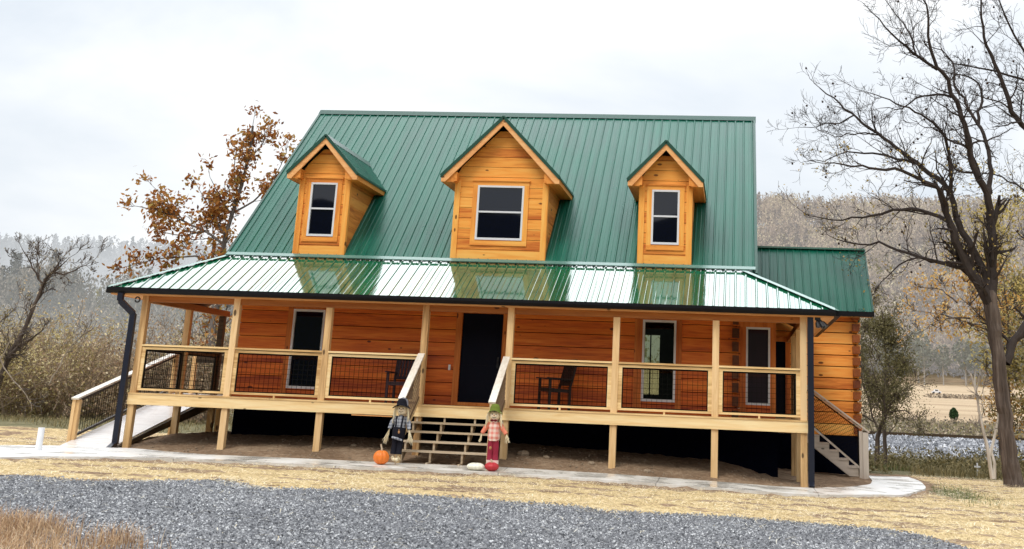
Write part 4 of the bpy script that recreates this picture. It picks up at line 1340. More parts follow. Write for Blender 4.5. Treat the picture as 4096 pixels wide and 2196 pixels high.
# straws blown over the gravel
x, y = scatter(2600, -14, 4, -14.5, -6.5, lambda x, y: (y < pl(x, *zip(*GRAV)) + .1) & (rng.random(len(x)) < np.exp((y - pl(x, *zip(*GRAV))) * .9) + .18))
mb = MB(); strands(mb, x, y, .20, .0035, 0, np.clip(rng.normal(.75, .2, len(x)), 0, 1), .03)
tag(mb.build('straw_wisps', M['straw']), kind='stuff')

# gravel stones
M['gravel'] = leafmat('crushed gravel', [(.05, .052, .058), (.16, .165, .178), (.28, .285, .30), (.66, .67, .68)], transl=0, rough=.75)


def pebbles(n, x0, x1, y0, y1, keep, s0, s1):
    x, y = scatter(n, x0, x1, y0, y1, keep); n = len(x)
    s = rng.uniform(s0, s1, n) ** 1
    base = np.array([(1, 0, 0), (0, 1, 0), (-1, 0, 0), (0, -1, 0), (0, 0, .75), (0, 0, -.5)], float)
    f0 = np.array([(0, 1, 4), (1, 2, 4), (2, 3, 4), (3, 0, 4)])
    a = rng.uniform(0, 2 * pi, n)
    P = np.repeat(base[None], n, 0) * (1 + rng.normal(size=(n, 6, 3)) * .28) + rng.normal(size=(n, 6, 3)) * .22
    xr = P[..., 0] * np.cos(a)[:, None] - P[..., 1] * np.sin(a)[:, None]; yr = P[..., 0] * np.sin(a)[:, None] + P[..., 1] * np.cos(a)[:, None]
    P = np.stack([xr, yr, P[..., 2]], -1) * s[:, None, None]
    P[..., 0] += x[:, None]; P[..., 1] += y[:, None]; P[..., 2] += (gz(x, y) + .012)[:, None]
    mb = MB(); f = (np.arange(n)[:, None, None] * 6 + f0[None]).reshape(-1, 3)
    mb.add(P.reshape(-1, 3), f, np.repeat(np.clip(rng.normal(.48, .22, n) + .3 * (rng.random(n) < .06), 0, 1), 6))
    return mb


def keep_grav(x, y):
    clump = CL(x, y)
    return (y < pl(x, *zip(*GRAV)) + rng.normal(size=len(x)) * .16) & ((clump < .2 + rng.normal(size=len(x)) * .2) | (x > -5.6)) & (np.abs(x) < (y + FY) * .62 + 1)


tag(pebbles(190000, -11.5, 4.6, -15.4, -6.2, keep_grav, .008, .023).build('gravel', M['gravel']), kind='stuff')

# dry grass clumps in the near left corner
M['dry_grass'] = leafmat('dry russet grass', [(.22, .12, .06), (.46, .29, .16), (.66, .47, .29), (.84, .70, .50)], transl=.2)


def blades(mb, x, y, h, w, lean, tint):
    n = len(x); z = gz(x, y)
    a = rng.uniform(0, 2 * pi, n); hh = h * rng.uniform(.5, 1.25, n)
    dx = np.stack([np.cos(a), np.sin(a), np.zeros(n)], -1)
    s = np.stack([-np.sin(a), np.cos(a), np.zeros(n)], -1) * w
    p0 = np.stack([x, y, z - .02], -1)
    le = lean * rng.uniform(.1, 1.3, n)
    p1 = p0 + dx * (hh * le * .3)[:, None] + np.array((0, 0, 1)) * (hh * .6)[:, None]
    p2 = p0 + dx * (hh * le)[:, None] + np.array((0, 0, 1)) * (hh * (1 - .25 * le))[:, None]
    q = np.stack([p0 - s, p0 + s, p1 + s * .8, p1 - s * .8, p2 + s * .2, p2 - s * .2], 1).reshape(-1, 3)
    i = np.arange(n)[:, None] * 6
    mb.add(q, np.concatenate([i + np.array([[0, 1, 2, 3]]), i + np.array([[3, 2, 4, 5]])]), np.repeat(tint, 6))


def keep_clump(x, y):
    d = CL(x, y)
    return (d > -.1 + rng.normal(size=len(x)) * .25) & (x < -5.4)


mb = MB()
x, y = scatter(12000, -9.5, -5.4, -15.8, -12.2, keep_clump)
blades(mb, x, y, .17, .004, 1.0, np.clip(rng.normal(.5, .25, len(x)), 0, 1))
for (tx, ty, r_, n_) in ((-7.75, -13.3, .2, 450), (-6.45, -13.9, .12, 160), (-8.3, -13.1, .3, 500), (-7.1, -14.2, .3, 300), (-6.2, -14.6, .25, 200)):
    blades(mb, tx + rng.normal(size=n_) * r_, ty + rng.normal(size=n_) * r_, .26, .0035, .8, np.clip(rng.normal(.35, .25, n_), 0, 1))
tag(mb.build('dry_grass', M['dry_grass']), kind='stuff')

# weeds and low grass
M['weeds'] = leafmat('olive weeds', [(.07, .065, .03), (.17, .14, .06), (.30, .25, .12), (.46, .37, .2)], transl=.2)
M['green_weeds'] = leafmat('green weeds', [(.04, .07, .02), (.09, .13, .035), (.17, .2, .06), (.3, .3, .12)], transl=.2)
mb = MB()
x, y = scatter(26000, 2.6, 18, 9.8, 29, lambda x, y: (x / (y + FY) < .27) & (x / (y + FY) > .08) & (patchy(x, y, .35, .35, 5.) > -.2))
blades(mb, x, y, .34, .008, 1.0, np.clip(rng.normal(.42, .26, len(x)), 0, 1))
x, y = scatter(16000, -42, -14, 10, 26, lambda x, y: (x / (y + FY) > -.63) & (patchy(x, y, .3, .3, 2.) > -.1))
blades(mb, x, y, .22, .008, 1.2, np.clip(rng.normal(.5, .26, len(x)), 0, 1))
x, y = scatter(12000, 4, 40, 37.5, 62, lambda x, y: (x / (y + FY) < .25))
blades(mb, x, y, .32, .018, .9, np.clip(rng.normal(.55, .26, len(x)), 0, 1))
tag(mb.build('weeds', M['weeds']), kind='stuff')
mb = MB()
x, y = scatter(9000, 3.6, 6.2, -2.2, 6.5, lambda x, y: rng.random(len(x)) < np.exp(-(((x - 4.75 - .05 * y) / .45) ** 2 + ((y - 2) / 2.4) ** 2)) * (x > np.interp(y, [-2.2, -.35, 3, 6.2], [1.9, 3.45, 4.4, 4.7])))
blades(mb, x, y, .09, .005, .8, np.clip(rng.normal(.55, .25, len(x)), 0, 1))
x, y = scatter(6000, 2.8, 16, 10.2, 22, lambda x, y: (x / (y + FY) < .27) & (patchy(x, y, .5, .5, 15.) > .12))
blades(mb, x, y, .22, .010, .9, np.clip(rng.normal(.5, .26, len(x)), 0, 1))
tag(mb.build('grass', M['green_weeds']), kind='stuff')

mb = MB()
for i in range(70):
    D = rng.uniform(37.5, 53); X = rng.uniform(.09, .27) * D; m = int(rng.integers(60, 200)); hh = rng.uniform(.25, .8); ww = rng.uniform(.3, .9)
    c = np.stack([X + rng.normal(size=m) * ww * .5, D - FY + rng.normal(size=m) * ww * .4, gz1(X, D - FY) + hh * rng.random(m) ** 1.2], -1)
    mb.leaves(c, rng.uniform(.03, .08, m), np.clip(rng.uniform(.1, .6) + rng.normal(size=m) * .18, 0, 1), aspect=.7)
tag(mb.build('scrub', M['weeds']), kind='stuff')

# ------------------------------------------------------------------ railway in the valley
mb = MB()
for y in (33.0, 34.5): mb.box(-20, 160, y, y + .08, .54, .70)
rl = mb.build('railway_track', M['dark_wood']); tag(rl, 'dark railway rails along the top of the grey stone embankment', 'railway')
mb = MB()
for k in range(150): mb.box(0 + k * .62, .24 + k * .62, 32.5, 35.1, .48, .545)
mb.build('sleepers', M['dark_wood'], rl)
def keep_ball(x, y): return (x / (y + FY) < .25) & (x / (y + FY) > .06)
tag(pebbles(26000, 3, 17, 28.2, 32.6, keep_ball, .04, .11).build('ballast', leafmat('pale railway ballast', [(.06, .065, .075), (.18, .19, .21), (.34, .35, .38), (.72, .73, .76)], transl=0)), kind='stuff')

# ------------------------------------------------------------------ trees
M['bark'] = wood('dark furrowed bark', (.030, .022, .018), (.088, .065, .052), (.19, .15, .125), 'Z', vary=0, knots=False, rough=.9)
M['twig'] = plain('dark twigs', (.050, .040, .036), .9, .1, .3)
M['bark_grey'] = wood('grey bark', (.06, .05, .045), (.14, .12, .11), (.26, .23, .21), 'Z', vary=0, knots=False, rough=.9)
M['bark_pale'] = wood('pale birch bark', (.16, .12, .09), (.56, .50, .43), (.85, .82, .78), 'Z', vary=0, knots=False, rough=.8)
M['bark_dim'] = wood('dim pale bark', (.16, .12, .09), (.32, .26, .20), (.48, .41, .34), 'Z', vary=0, knots=False, rough=.9)
M['seed'] = plain('dark seed balls', (.05, .03, .02), .9, .1)


def resample(p, n):
    p = np.asarray(p, float); d = np.r_[0, np.cumsum(np.linalg.norm(np.diff(p, axis=0), axis=1))]
    u = np.linspace(0, d[-1], n)
    return np.stack([np.interp(u, d, p[:, i]) for i in range(3)], -1), d[-1]


def grow(mb, p, d, L, r, depth, tips, up=.10, wander=.22, kids=(4, 7), spread=(.5, 1.0), ratio=(.45, .68), rmin=.004, sides=4):
    """a wandering tapered branch with children"""
    n = 6 if depth > 0 else 5
    pts = [np.array(p, float)]; d = unit(d); ds = []
    for i in range(n):
        d = unit(d + rng.normal(size=3) * wander + np.array((0, 0, up)))
        pts.append(pts[-1] + d * L / n); ds.append(d)
    rad = np.linspace(r, max(rmin, r * (.35 if depth else .3)), n + 1)
    mb.tube(pts, rad, sides if r > .02 else 3)
    if depth <= 0:
        tips.append((np.array(pts[-1]), d)); tips.append((np.array(pts[-3]), ds[-3]))
        return
    for k in range(rng.integers(*kids)):
        t = rng.uniform(.22, 1.0); i = min(n - 1, int(t * n))
        q = pts[i] + (pts[i + 1] - pts[i]) * (t * n - i) if i < n else pts[-1]
        a = unit(np.cross(ds[i], rng.normal(size=3)))
        th = rng.uniform(*spread)
        nd = ds[i] * cos(th) + a * sin(th)
        grow(mb, q, nd, L * rng.uniform(*ratio) * (1.15 - .4 * t), max(rmin, np.interp(t, [0, 1], [r, r * .35]) * .62), depth - 1, tips, up, wander, kids, spread, ratio, rmin, sides)


def limb_tree(limbs, y0, tips, mb, depthscale=.5, kid_len=(.8, 1.7), density=2.2, depth=2, rmin=.006, up=.1):
    """limbs: list of (pts (x,z), r0, r1, y start, y end)"""
    for (p, r0, r1, ya, yb) in limbs:
        n = len(p); P = np.stack([[q[0] for q in p], y0 + np.linspace(ya, yb, n), [q[1] for q in p]], -1)
        P, Lg = resample(P, max(6, int(n * 2.2)))
        P[1:-1] += rng.normal(size=(len(P) - 2, 3)) * .02
        rad = np.linspace(r0, r1, len(P)); mb.tube(P, rad, 9 if r0 > .08 else 5)
        d = np.gradient(P, axis=0)
        for k in range(int(Lg * density * (0 if r0 > .2 else 1))):
            t = rng.uniform(.12, 1.0); i = min(len(P) - 1, int(t * (len(P) - 1)))
            dd = unit(d[i]); a = unit(np.cross(dd, rng.normal(size=3))); th = rng.uniform(.5, 1.05)
            grow(mb, P[i], dd * cos(th) + a * sin(th), rng.uniform(*kid_len) * (1.15 - .55 * t), max(rmin, rad[i] * .42), depth, tips, up, .24, (3, 6), (.45, .95), (.45, .7), rmin)
        grow(mb, P[-1], d[-1], rng.uniform(*kid_len) * .8, r1 * .9, depth, tips, up, .2, (3, 6), (.4, .9), (.45, .7), rmin)


# the large bare tree on the right --------------------------------------------------
TY_ = 34.4 - FY
BT = {
 'A': [(6.62, 4.33), (6.31, 4.87), (6.02, 5.29), (5.77, 5.85), (5.58, 6.41)],
 'A2': [(5.58, 6.42), (5.45, 6.91), (5.34, 7.2), (5.03, 7.34), (4.7, 7.44), (4.12, 7.62), (3.58, 7.56), (3.05, 7.6), (2.21, 7.61)],
 'A3': [(5.58, 6.42), (5.16, 6.7), (4.78, 6.84), (4.1, 6.78), (3.42, 6.61), (2.83, 6.55), (2.06, 6.68)],
 'A4': [(6.02, 5.26), (5.42, 5.4), (4.81, 5.57), (4.38, 5.75), (3.89, 5.99), (3.26, 5.91), (2.64, 6.14)],
 'A5': [(4.81, 5.57), (4.37, 5.37), (3.93, 4.98), (3.64, 4.54)],
 'B': [(6.62, 4.63), (6.51, 5.18), (6.35, 5.67), (6.0, 6.29)],
 'B2': [(6.0, 6.29), (5.84, 7.11), (5.67, 7.61), (5.39, 7.85), (5.06, 8.19), (4.68, 8.44), (4.35, 8.84), (3.96, 9.14), (3.52, 9.49), (3.28, 9.75), (2.89, 10.16), (2.34, 10.63)],
 'B3': [(5.78, 7.31), (5.76, 7.51), (5.76, 8.01), (5.61, 8.61), (5.48, 8.96), (5.19, 9.16), (4.85, 9.31), (4.46, 9.46), (3.97, 9.6), (3.48, 9.75)],
 'B4': [(5.06, 8.19), (4.63, 8.39), (4.14, 8.58), (3.66, 8.73), (3.06, 8.77), (2.47, 8.55), (2.02, 8.59)],
 'B5': [(3.96, 9.14), (3.52, 9.13), (3.07, 9.07), (2.62, 8.96), (2.18, 9.11)],
 'B6': [(3.28, 9.75), (2.98, 9.59), (2.58, 9.58), (2.23, 9.53), (1.78, 9.57)],
 'C': [(6.63, 4.39), (6.71, 5.07), (6.77, 5.81), (6.76, 6.44)],
 'C2': [(6.76, 6.44), (6.74, 6.89), (6.64, 7.23), (6.39, 7.67), (6.2, 8.22), (6.17, 8.72), (5.98, 9.28), (5.75, 9.84), (5.62, 10.2), (5.33, 10.51), (5.15, 11.03), (5.04, 11.4), (5.06, 12.09), (4.9, 12.47), (4.76, 12.79)],
 'C3': [(5.33, 10.51), (4.7, 10.81), (4.21, 11.13), (3.81, 11.44), (3.27, 11.86)],
 'C4': [(5.7, 9.79), (5.36, 9.94), (4.97, 9.96), (4.47, 9.72), (3.98, 9.81)],
 'C5': [(4.7, 10.81), (4.66, 11.29), (4.43, 11.82), (4.14, 12.3), (3.94, 12.68)],
 'D1': [(6.64, 7.23), (6.79, 7.43), (6.89, 7.98), (6.86, 8.53), (6.77, 9.14), (6.69, 9.39), (6.49, 9.85), (6.36, 10.31), (6.13, 10.67), (6.2, 11.2), (5.97, 11.73), (5.53, 11.99)],
 'D2': [(6.69, 9.39), (6.76, 9.85), (6.95, 10.27), (6.92, 10.79), (6.79, 11.05), (6.2, 11.31), (5.67, 11.57)],
 'G': [(7.78, 4.12), (8.2, 5.4), (8.4, 7.2), (8.3, 9.0)],
 'E1': [(8.3, 9.0), (7.76, 9.51), (7.56, 9.81), (7.4, 10.48), (7.09, 11.16), (6.87, 11.74), (6.84, 12.27), (6.8, 12.91)],
 'E2': [(8.35, 8.0), (8.42, 10.6), (7.83, 10.88), (7.23, 11.16), (6.75, 11.26), (6.31, 11.41), (6.02, 11.73)],
 'E3': [(8.35, 6.6), (8.14, 7.41), (7.67, 7.8), (7.32, 7.99), (6.92, 8.18), (6.51, 8.22)],
 'E4': [(8.3, 9.0), (8.26, 11.06), (7.8, 11.64), (7.48, 12.06), (7.2, 12.59), (7.08, 13.02)],
 'F': [(6.96, 2.84), (7.14, 3.26), (7.45, 3.75), (7.78, 4.12)],
}
RAD = {'A': (.19, .13), 'A2': (.085, .02), 'A3': (.07, .015), 'A4': (.075, .015), 'A5': (.03, .01), 'B': (.13, .11), 'B2': (.105, .02), 'B3': (.07, .015), 'B4': (.05, .012), 'B5': (.03, .01), 'B6': (.03, .01),
       'C': (.17, .14), 'C2': (.13, .02), 'C3': (.055, .012), 'C4': (.045, .012), 'C5': (.035, .01), 'D1': (.09, .015), 'D2': (.06, .012), 'G': (.12, .09), 'E1': (.10, .03), 'E2': (.075, .02), 'E3': (.05, .015), 'E4': (.07, .02), 'F': (.13, .12)}
YO = {'A': (0, -.4), 'A2': (-.4, -2.2), 'A3': (-.4, .8), 'A4': (-.2, 1.2), 'A5': (.6, 1.0), 'B': (0, .3), 'B2': (.3, 1.8), 'B3': (.35, -1.2), 'B4': (.8, 2.6), 'B5': (1.3, .6), 'B6': (1.5, 2.4), 'C': (0, .1), 'C2': (.1, -1.6), 'C3': (-.9, -2.4), 'C4': (-.7, .8), 'C5': (-1.4, -.6), 'D1': (.1, 1.8), 'D2': (.9, 2.6), 'G': (.5, .9), 'E1': (.9, .2), 'E2': (.9, 2.), 'E3': (.8, 1.8), 'E4': (.9, -.6), 'F': (.05, .5)}
t = thing('bare_tree', 'large dark bare tree with forked trunk and wide leafless crown beside the cabin wing', 'tree', (7.0, TY_, gz1(7.0, TY_)))
mb = MB()
P, _ = resample([(7.05, TY_, -.35), (6.96, TY_, .1), (6.88, TY_, 1.14), (6.79, TY_, 2.3), (6.72, TY_, 3.25), (6.63, TY_, 4.27), (6.62, TY_, 4.7)], 30)
P[1:-1, :2] += rng.normal(size=(28, 2)) * .012
P, _ = resample(P, 130); ns = 44
th = np.linspace(0, 2 * pi, ns, endpoint=False); rr_ = np.interp(P[:, 2], [-.3, 0, .5, 1.2, 3.2, 4.2, 4.7], [.27, .235, .205, .185, .162, .19, .16])
rid = np.array([[abs(mnoise.noise(Vector((cos(a) * 4.2, sin(a) * 4.2, z_ * .9)))) * .20 + mnoise.noise(Vector((cos(a) * 9, sin(a) * 9, z_ * 2.6))) * .06 for a in th] for z_ in P[:, 2]])
ring = P[:, None] + (rr_[:, None] * (.96 + rid))[..., None] * np.stack([np.cos(th), np.sin(th), 0 * th], -1)[None]
ii = np.arange(129)[:, None] * ns; jj = np.arange(ns)[None]; kk = (jj + 1) % ns
mb.add(ring, np.stack([ii + jj, ii + kk, ii + ns + kk, ii + ns + jj], -1).reshape(-1, 4))
part(mb, 'trunk', 'bark', t, False)
mb = MB(); tips = []
limb_tree([(BT[k], RAD[k][0] * .86, RAD[k][1] * .8, *YO[k]) for k in BT], TY_, tips, mb, density=3.5, kid_len=(.7, 1.5), depth=2, rmin=.0042, up=.06)
part(mb, 'crown', 'twig', t)
mb = MB(); tp = np.array([q[0] for q in tips])
sel = tp[rng.permutation(len(tp))[:95]]
for p in sel: mb.ell(p + (0, 0, -.05), (.032, .032, .036), 6, 5)
low = tp[(tp[:, 2] < 8.6) & (rng.random(len(tp)) < .30)]
for m_ in mb.split(): part(m_, 'seed_pod', 'seed', t)
M['sparse'] = leafmat('last yellow brown leaves', [(.12, .09, .03), (.26, .20, .06), (.45, .34, .10), (.55, .36, .14)], transl=.3)
mb = MB(); mb.leaves(low + rng.normal(size=low.shape) * .08, rng.uniform(.025, .05, len(low)), rng.random(len(low))); part(mb, 'leaves', 'sparse', t)

# thin pale birch beside it ------------------------------------------------------------
bx_, by_ = 6.83, 8.9
t = thing('thin_birch', 'thin crooked pale-barked bare tree close beside the big dark trunk', 'tree', (bx_, by_, gz1(bx_, by_)))
mb = MB(); tips = []
for p, r0, r1 in (([(6.80, -.1), (6.76, .19), (6.72, .63), (6.62, 1.11), (6.53, 1.59), (6.49, 2.07), (6.42, 2.32), (6.35, 2.62)], .06, .022), ([(6.77, .5), (6.96, 1.18), (7.03, 1.49), (7.1, 2.1)], .045, .016), ([(6.46, 2.13), (6.55, 2.38), (6.57, 2.57)], .03, .012), ([(6.86, -.1), (6.88, .3), (6.80, .6)], .045, .035)):
    P, _ = resample([(q[0], by_, q[1]) for q in p], 12); mb.tube(P, np.linspace(r0, r1, 12), 7)
part(mb, 'trunk', 'bark_pale', t, True)
mb = MB()
for k in range(9): grow(mb, (rng.uniform(6.45, 6.8), by_, rng.uniform(.9, 2.4)), (rng.normal(), rng.normal(), .6), .6, .012, 1, tips, rmin=.005)
part(mb, 'crown', 'bark_grey', t)


def leafy_tree(name, label, limbs, y0, trunkr, bark, leafM, size, per, jitter, depth=2, density=2.5, kid=(.7, 1.6), group=None, leafname='crown', keep=1.0, rmin=.008, droop=0):
    p0 = limbs[0][0][0]
    t = thing(name, label, 'tree', (p0[0], y0, gz1(p0[0], y0)), group)
    mb = MB(); n = len(limbs[0][0]); P = np.stack([[q[0] for q in limbs[0][0]], np.full(n, y0), [q[1] for q in limbs[0][0]]], -1)
    g = gz1(p0[0], y0) - .2
    if P[0, 2] > g: P = np.vstack([(P[0, 0], y0, g), P])
    P, _ = resample(P, 14); mb.tube(P, np.linspace(trunkr, trunkr * .3, 14), 8)
    part(mb, 'trunk', bark, t, True)
    mb = MB(); tips = []
    limb_tree(limbs, y0, tips, mb, density=density, kid_len=kid, depth=depth, rmin=rmin)
    part(mb, 'branches', bark, t)
    tp = np.array([q[0] for q in tips])
    tp = tp[rng.random(len(tp)) < keep]
    c = np.repeat(tp, per, 0) + rng.normal(size=(len(tp) * per, 3)) * jitter
    mb = MB(); tint = np.repeat(rng.random(len(tp)), per) * .7 + rng.random(len(c)) * .3
    mb.leaves(c, rng.uniform(*size, len(c)), tint, aspect=.8)
    part(mb, leafname, leafM, t)
    return t


# sycamore with brown leaves behind the left end of the cabin ------------------------------
M['syc'] = leafmat('brown sycamore leaves', [(.12, .045, .015), (.30, .105, .028), (.43, .18, .045), (.46, .26, .07), (.32, .26, .08)], transl=.25)
SY = [([(-21.3, .2), (-21.25, 5.73), (-21.22, 6.69), (-21.2, 7.66), (-20.87, 9.05), (-20.58, 10.85), (-20.59, 12.17)], .12, .02, 0, 0),
      ([(-21.29, 7.18), (-22.01, 7.64), (-22.88, 8.01), (-23.96, 8.38), (-24.6, 8.47)], .06, .015, 0, -1.0), ([(-21.23, 7.52), (-21.91, 8.43), (-22.62, 9.11), (-23.0, 9.6)], .05, .012, 0, .8),
      ([(-21.03, 8.35), (-21.48, 9.03), (-21.78, 9.72)], .04, .012, 0, -.8), ([(-20.85, 8.95), (-21.27, 10.23), (-21.34, 11.14), (-21.5, 11.4)], .04, .012, 0, .5), ([(-20.99, 8.45), (-20.15, 9.06), (-19.55, 9.97), (-19.26, 11.03)], .05, .012, 0, .6),
      ([(-21.22, 6.3), (-22.21, 6.6), (-23.68, 6.43), (-24.85, 6.01)], .05, .012, 0, -1.0), ([(-22.01, 7.64), (-23.0, 7.42), (-23.95, 7.59), (-24.7, 7.77)], .035, .01, -.3, .8), ([(-22.88, 8.01), (-23.61, 8.79), (-24.2, 9.32)], .03, .01, -.4, -.8),
      ([(-21.78, 5.5), (-21.8, 6.68), (-21.91, 7.65), (-22.12, 8.43)], .05, .012, .1, .5), ([(-20.64, 10.55), (-20.14, 11.47), (-20.1, 11.98)], .03, .01, 0, .4)]
leafy_tree('sycamore', 'tall thin sycamore with brown leaves rising behind the hipped porch roof corner', SY, 50 - FY, .17, 'bark_grey', 'syc', (.07, .15), 7, .18, density=2.7, kid=(.4, .9), depth=1, keep=.70, leafname='leaves', rmin=.012)
# a second bare stem group seen between the porch posts
mb0 = [([(-22.3, .2), (-22.2, 2.5), (-22.0, 5.0), (-21.9, 6.6)], .09, .03, 0, .3), ([(-22.2, 2.2), (-23.0, 3.2), (-23.6, 4.4)], .05, .015, 0, .5), ([(-22.1, 3.5), (-21.3, 4.4), (-20.9, 5.6)], .04, .012, 0, .4)]
leafy_tree('slender_tree', 'slender grey tree with few leaves seen between two porch posts', mb0, 52 - FY, .12, 'bark_grey', 'sparse', (.04, .08), 1, .1, density=2.2, keep=.3, leafname='leaves', rmin=.01)

# leaning dark tree in the left thicket ------------------------------------------------------
M['thin_leaf'] = leafmat('thin olive leaves', [(.10, .085, .03), (.22, .17, .06), (.36, .28, .12), (.52, .42, .22)], transl=.3)
LT = [([(-26.6, .6), (-26.28, 1.95), (-26.1, 2.47), (-25.71, 3.4), (-25.57, 4.03), (-25.45, 4.45), (-25.36, 4.87), (-25.09, 5.24)], .10, .05, 0, 0),
      ([(-25.41, 4.87), (-25.71, 5.28), (-26.03, 5.8), (-26.25, 6.09)], .04, .012, 0, -.3), ([(-25.19, 5.19), (-24.9, 5.46), (-24.68, 5.84)], .04, .012, 0, .3), ([(-25.09, 5.24), (-24.63, 5.2), (-24.22, 5.43), (-23.82, 5.7)], .04, .012, 0, .3), ([(-25.54, 4.97), (-25.53, 5.39), (-25.52, 5.81)], .025, .01, 0, -.4),
      ([(-26.18, 2.2), (-25.89, 2.53), (-25.54, 2.74), (-25.28, 2.85)], .09, .05, 0, -.3)]
leafy_tree('leaning_tree', 'dark leaning bare tree with twiggy top standing out of the thicket', LT, 44 - FY, .13, 'bark', 'thin_leaf', (.02, .04), 1, .1, density=4.5, kid=(.5, 1.1), depth=2, keep=.25, leafname='leaves', rmin=.008)
LL = [([(-27.0, .4), (-26.9, 1.5), (-26.42, 3.28), (-26.76, 4.2), (-26.97, 4.61)], .07, .02, 0, .2), ([(-26.9, 1.5), (-27.6, 2.9), (-27.9, 4.0)], .05, .015, 0, .3), ([(-26.6, 2.6), (-25.9, 3.4), (-25.6, 3.9)], .04, .012, 0, .4)]
leafy_tree('crooked_tree', 'crooked thin tree with pale twigs close beside the dark leaning tree', LL, 42.5 - FY, .09, 'bark_grey', 'thin_leaf', (.025, .05), 2, .12, density=3.5, kid=(.4, 1.0), keep=.4, leafname='leaves', rmin=.008)
for pts, lab in (([(-25.9, 1.9), (-25.45, 3.2), (-25.17, 3.78), (-24.72, 4.08)], 'pale bare stem slanting up out of the thicket beside the dark leaning tree'), ([(-23.9, 1.3), (-23.4, 2.51), (-23.13, 2.88), (-22.84, 3.14), (-22.32, 3.29)], 'pale forked stem slanting up in the reddish thicket near the porch downspout'), ([(-25.9, 2.2), (-25.71, 1.82), (-25.18, 1.34), (-24.66, .91), (-24.38, .42)], 'pale fallen stem slanting down towards the foot of the ramp railing')):
    p = np.array([(q[0], 15.6, q[1]) for q in pts]); P, _ = resample(p, 12); P[1:-1] += rng.normal(size=(10, 3)) * .015
    t = thing('slanting_sapling', lab, 'tree', tuple(P[0]))
    mb = MB(); mb.tube(P, np.linspace(.028, .012, 12), 6); part(mb, 'trunk', M['bark_dim'], t, True)
    mb = MB(); tips = []
    for k in range(7): i = rng.integers(4, 12); grow(mb, P[i], unit(P[-1] - P[0]) + rng.normal(size=3) * .5, .6, .012, 1, tips, rmin=.006)
    part(mb, 'crown', 'bark_grey', t)

# thicket: a tangle of stems and small leaves -----------------------------------------------
M['thicket'] = leafmat('thicket leaves', [(.14, .105, .05), (.34, .26, .11), (.56, .46, .20), (.84, .74, .45)], transl=.25)
M['thicket_red'] = leafmat('reddish thicket', [(.15, .10, .065), (.36, .24, .15), (.54, .40, .25), (.82, .70, .48)], transl=.25)
M['thick_stem'] = plain('thicket stems', (.26, .20, .14), .9, .1, .5, 3)
stem = MB(); ol = MB(); rd = MB()
for i in range(210):
    D = rng.uniform(45, 60); xd = rng.uniform(-.625, -.41); X = xd * D; Y = D - FY; z0 = gz1(X, Y)
    H = np.interp(xd, [-.62, -.57, -.53, -.50, -.47, -.44, -.41], [3.4, 3.6, 3.3, 2.9, 2.9, 3.6, 3.9]) * rng.choice((.55, .8, 1.0, 1.25), p=(.2, .35, .3, .15)) * rng.uniform(.85, 1.12) * D / 50
    tips = []
    for k in range(3):
        grow(stem, (X + rng.normal() * .3, Y + rng.normal() * .3, z0 - .1), (rng.normal() * .4, rng.normal() * .3, 1), H * rng.uniform(.55, .85), .03, 2, tips, up=.05, wander=.26, kids=(3, 5), rmin=.009, sides=3)
    tp = np.array([q[0] for q in tips]); tp = tp[tp[:, 2] > z0]
    m = int(rng.integers(3, 9))
    c = np.repeat(tp, m, 0) + rng.normal(size=(len(tp) * m, 3)) * .22
    c = np.vstack([c, np.stack([X + rng.normal(size=110) * .8, Y + rng.normal(size=110) * .6, z0 + rng.uniform(0, H * .7, 110)], -1)])
    red = rng.random() < np.interp(xd, [-.60, -.54, -.50, -.44], [.12, .35, .55, .6])
    sh = np.clip(.10 + .5 * rng.random(len(c)) ** 1.3 + .15 * (c[:, 2] - z0) / H + .45 * (rng.random(len(c)) < .16) + .2 * np.sin(i * 1.7), 0, 1)
    (rd if red else ol).leaves(c, rng.uniform(.028, .085, len(c)), sh, aspect=.75)
for i in range(120):
    D = rng.uniform(44, 52); X = rng.uniform(-.62, -.42) * D; Y = D - FY; tips = []
    grow(stem, (X, Y, gz1(X, Y) + rng.uniform(0, 1.2)), (rng.normal() * .7, rng.normal() * .3, rng.uniform(.3, 1)), rng.uniform(1.2, 2.6), rng.uniform(.012, .028), 1, tips, up=.03, wander=.2, kids=(2, 4), rmin=.008)
th = ol.build('thicket', M['thicket']); tag(th, kind='stuff')
tag(rd.build('undergrowth', M['thicket_red']), kind='stuff')
tag(stem.build('brushwood', M['thick_stem']), kind='stuff')

# willowy small tree right of the wing --------------------------------------------------------
M['willow'] = leafmat('thin willow leaves', [(.075, .065, .03), (.14, .125, .055), (.22, .19, .085), (.32, .28, .15)], transl=.3)
WT = [([(4.59, -.1), (4.62, .75), (4.75, 1.11), (5.05, 1.76), (5.3, 2.01), (5.6, 2.2)], .06, .015, 0, .2), ([(4.64, .95), (4.47, 1.42), (4.4, 1.89), (4.24, 2.37)], .04, .012, 0, .3), ([(4.79, 1.19), (4.89, 1.91), (4.57, 2.47), (4.42, 3.11)], .04, .012, 0, -.3), ([(4.92, 1.52), (5.54, 1.62), (5.77, 1.31)], .03, .01, 0, -.3), ([(4.42, 1.7), (4.1, 2.6), (4.1, 3.6), (4.35, 4.4)], .03, .01, 0, .4), ([(4.5, 1.2), (4.0, 1.5), (3.7, 2.1)], .03, .01, .0, .4)]
leafy_tree('willow_tree', 'small airy olive-green tree with curving boughs between the wing steps and the railway', WT, 44 - FY, .10, 'bark', 'willow', (.022, .042), 7, .17, density=4.2, kid=(.5, 1.1), keep=.8, leafname='leaves', rmin=.007)
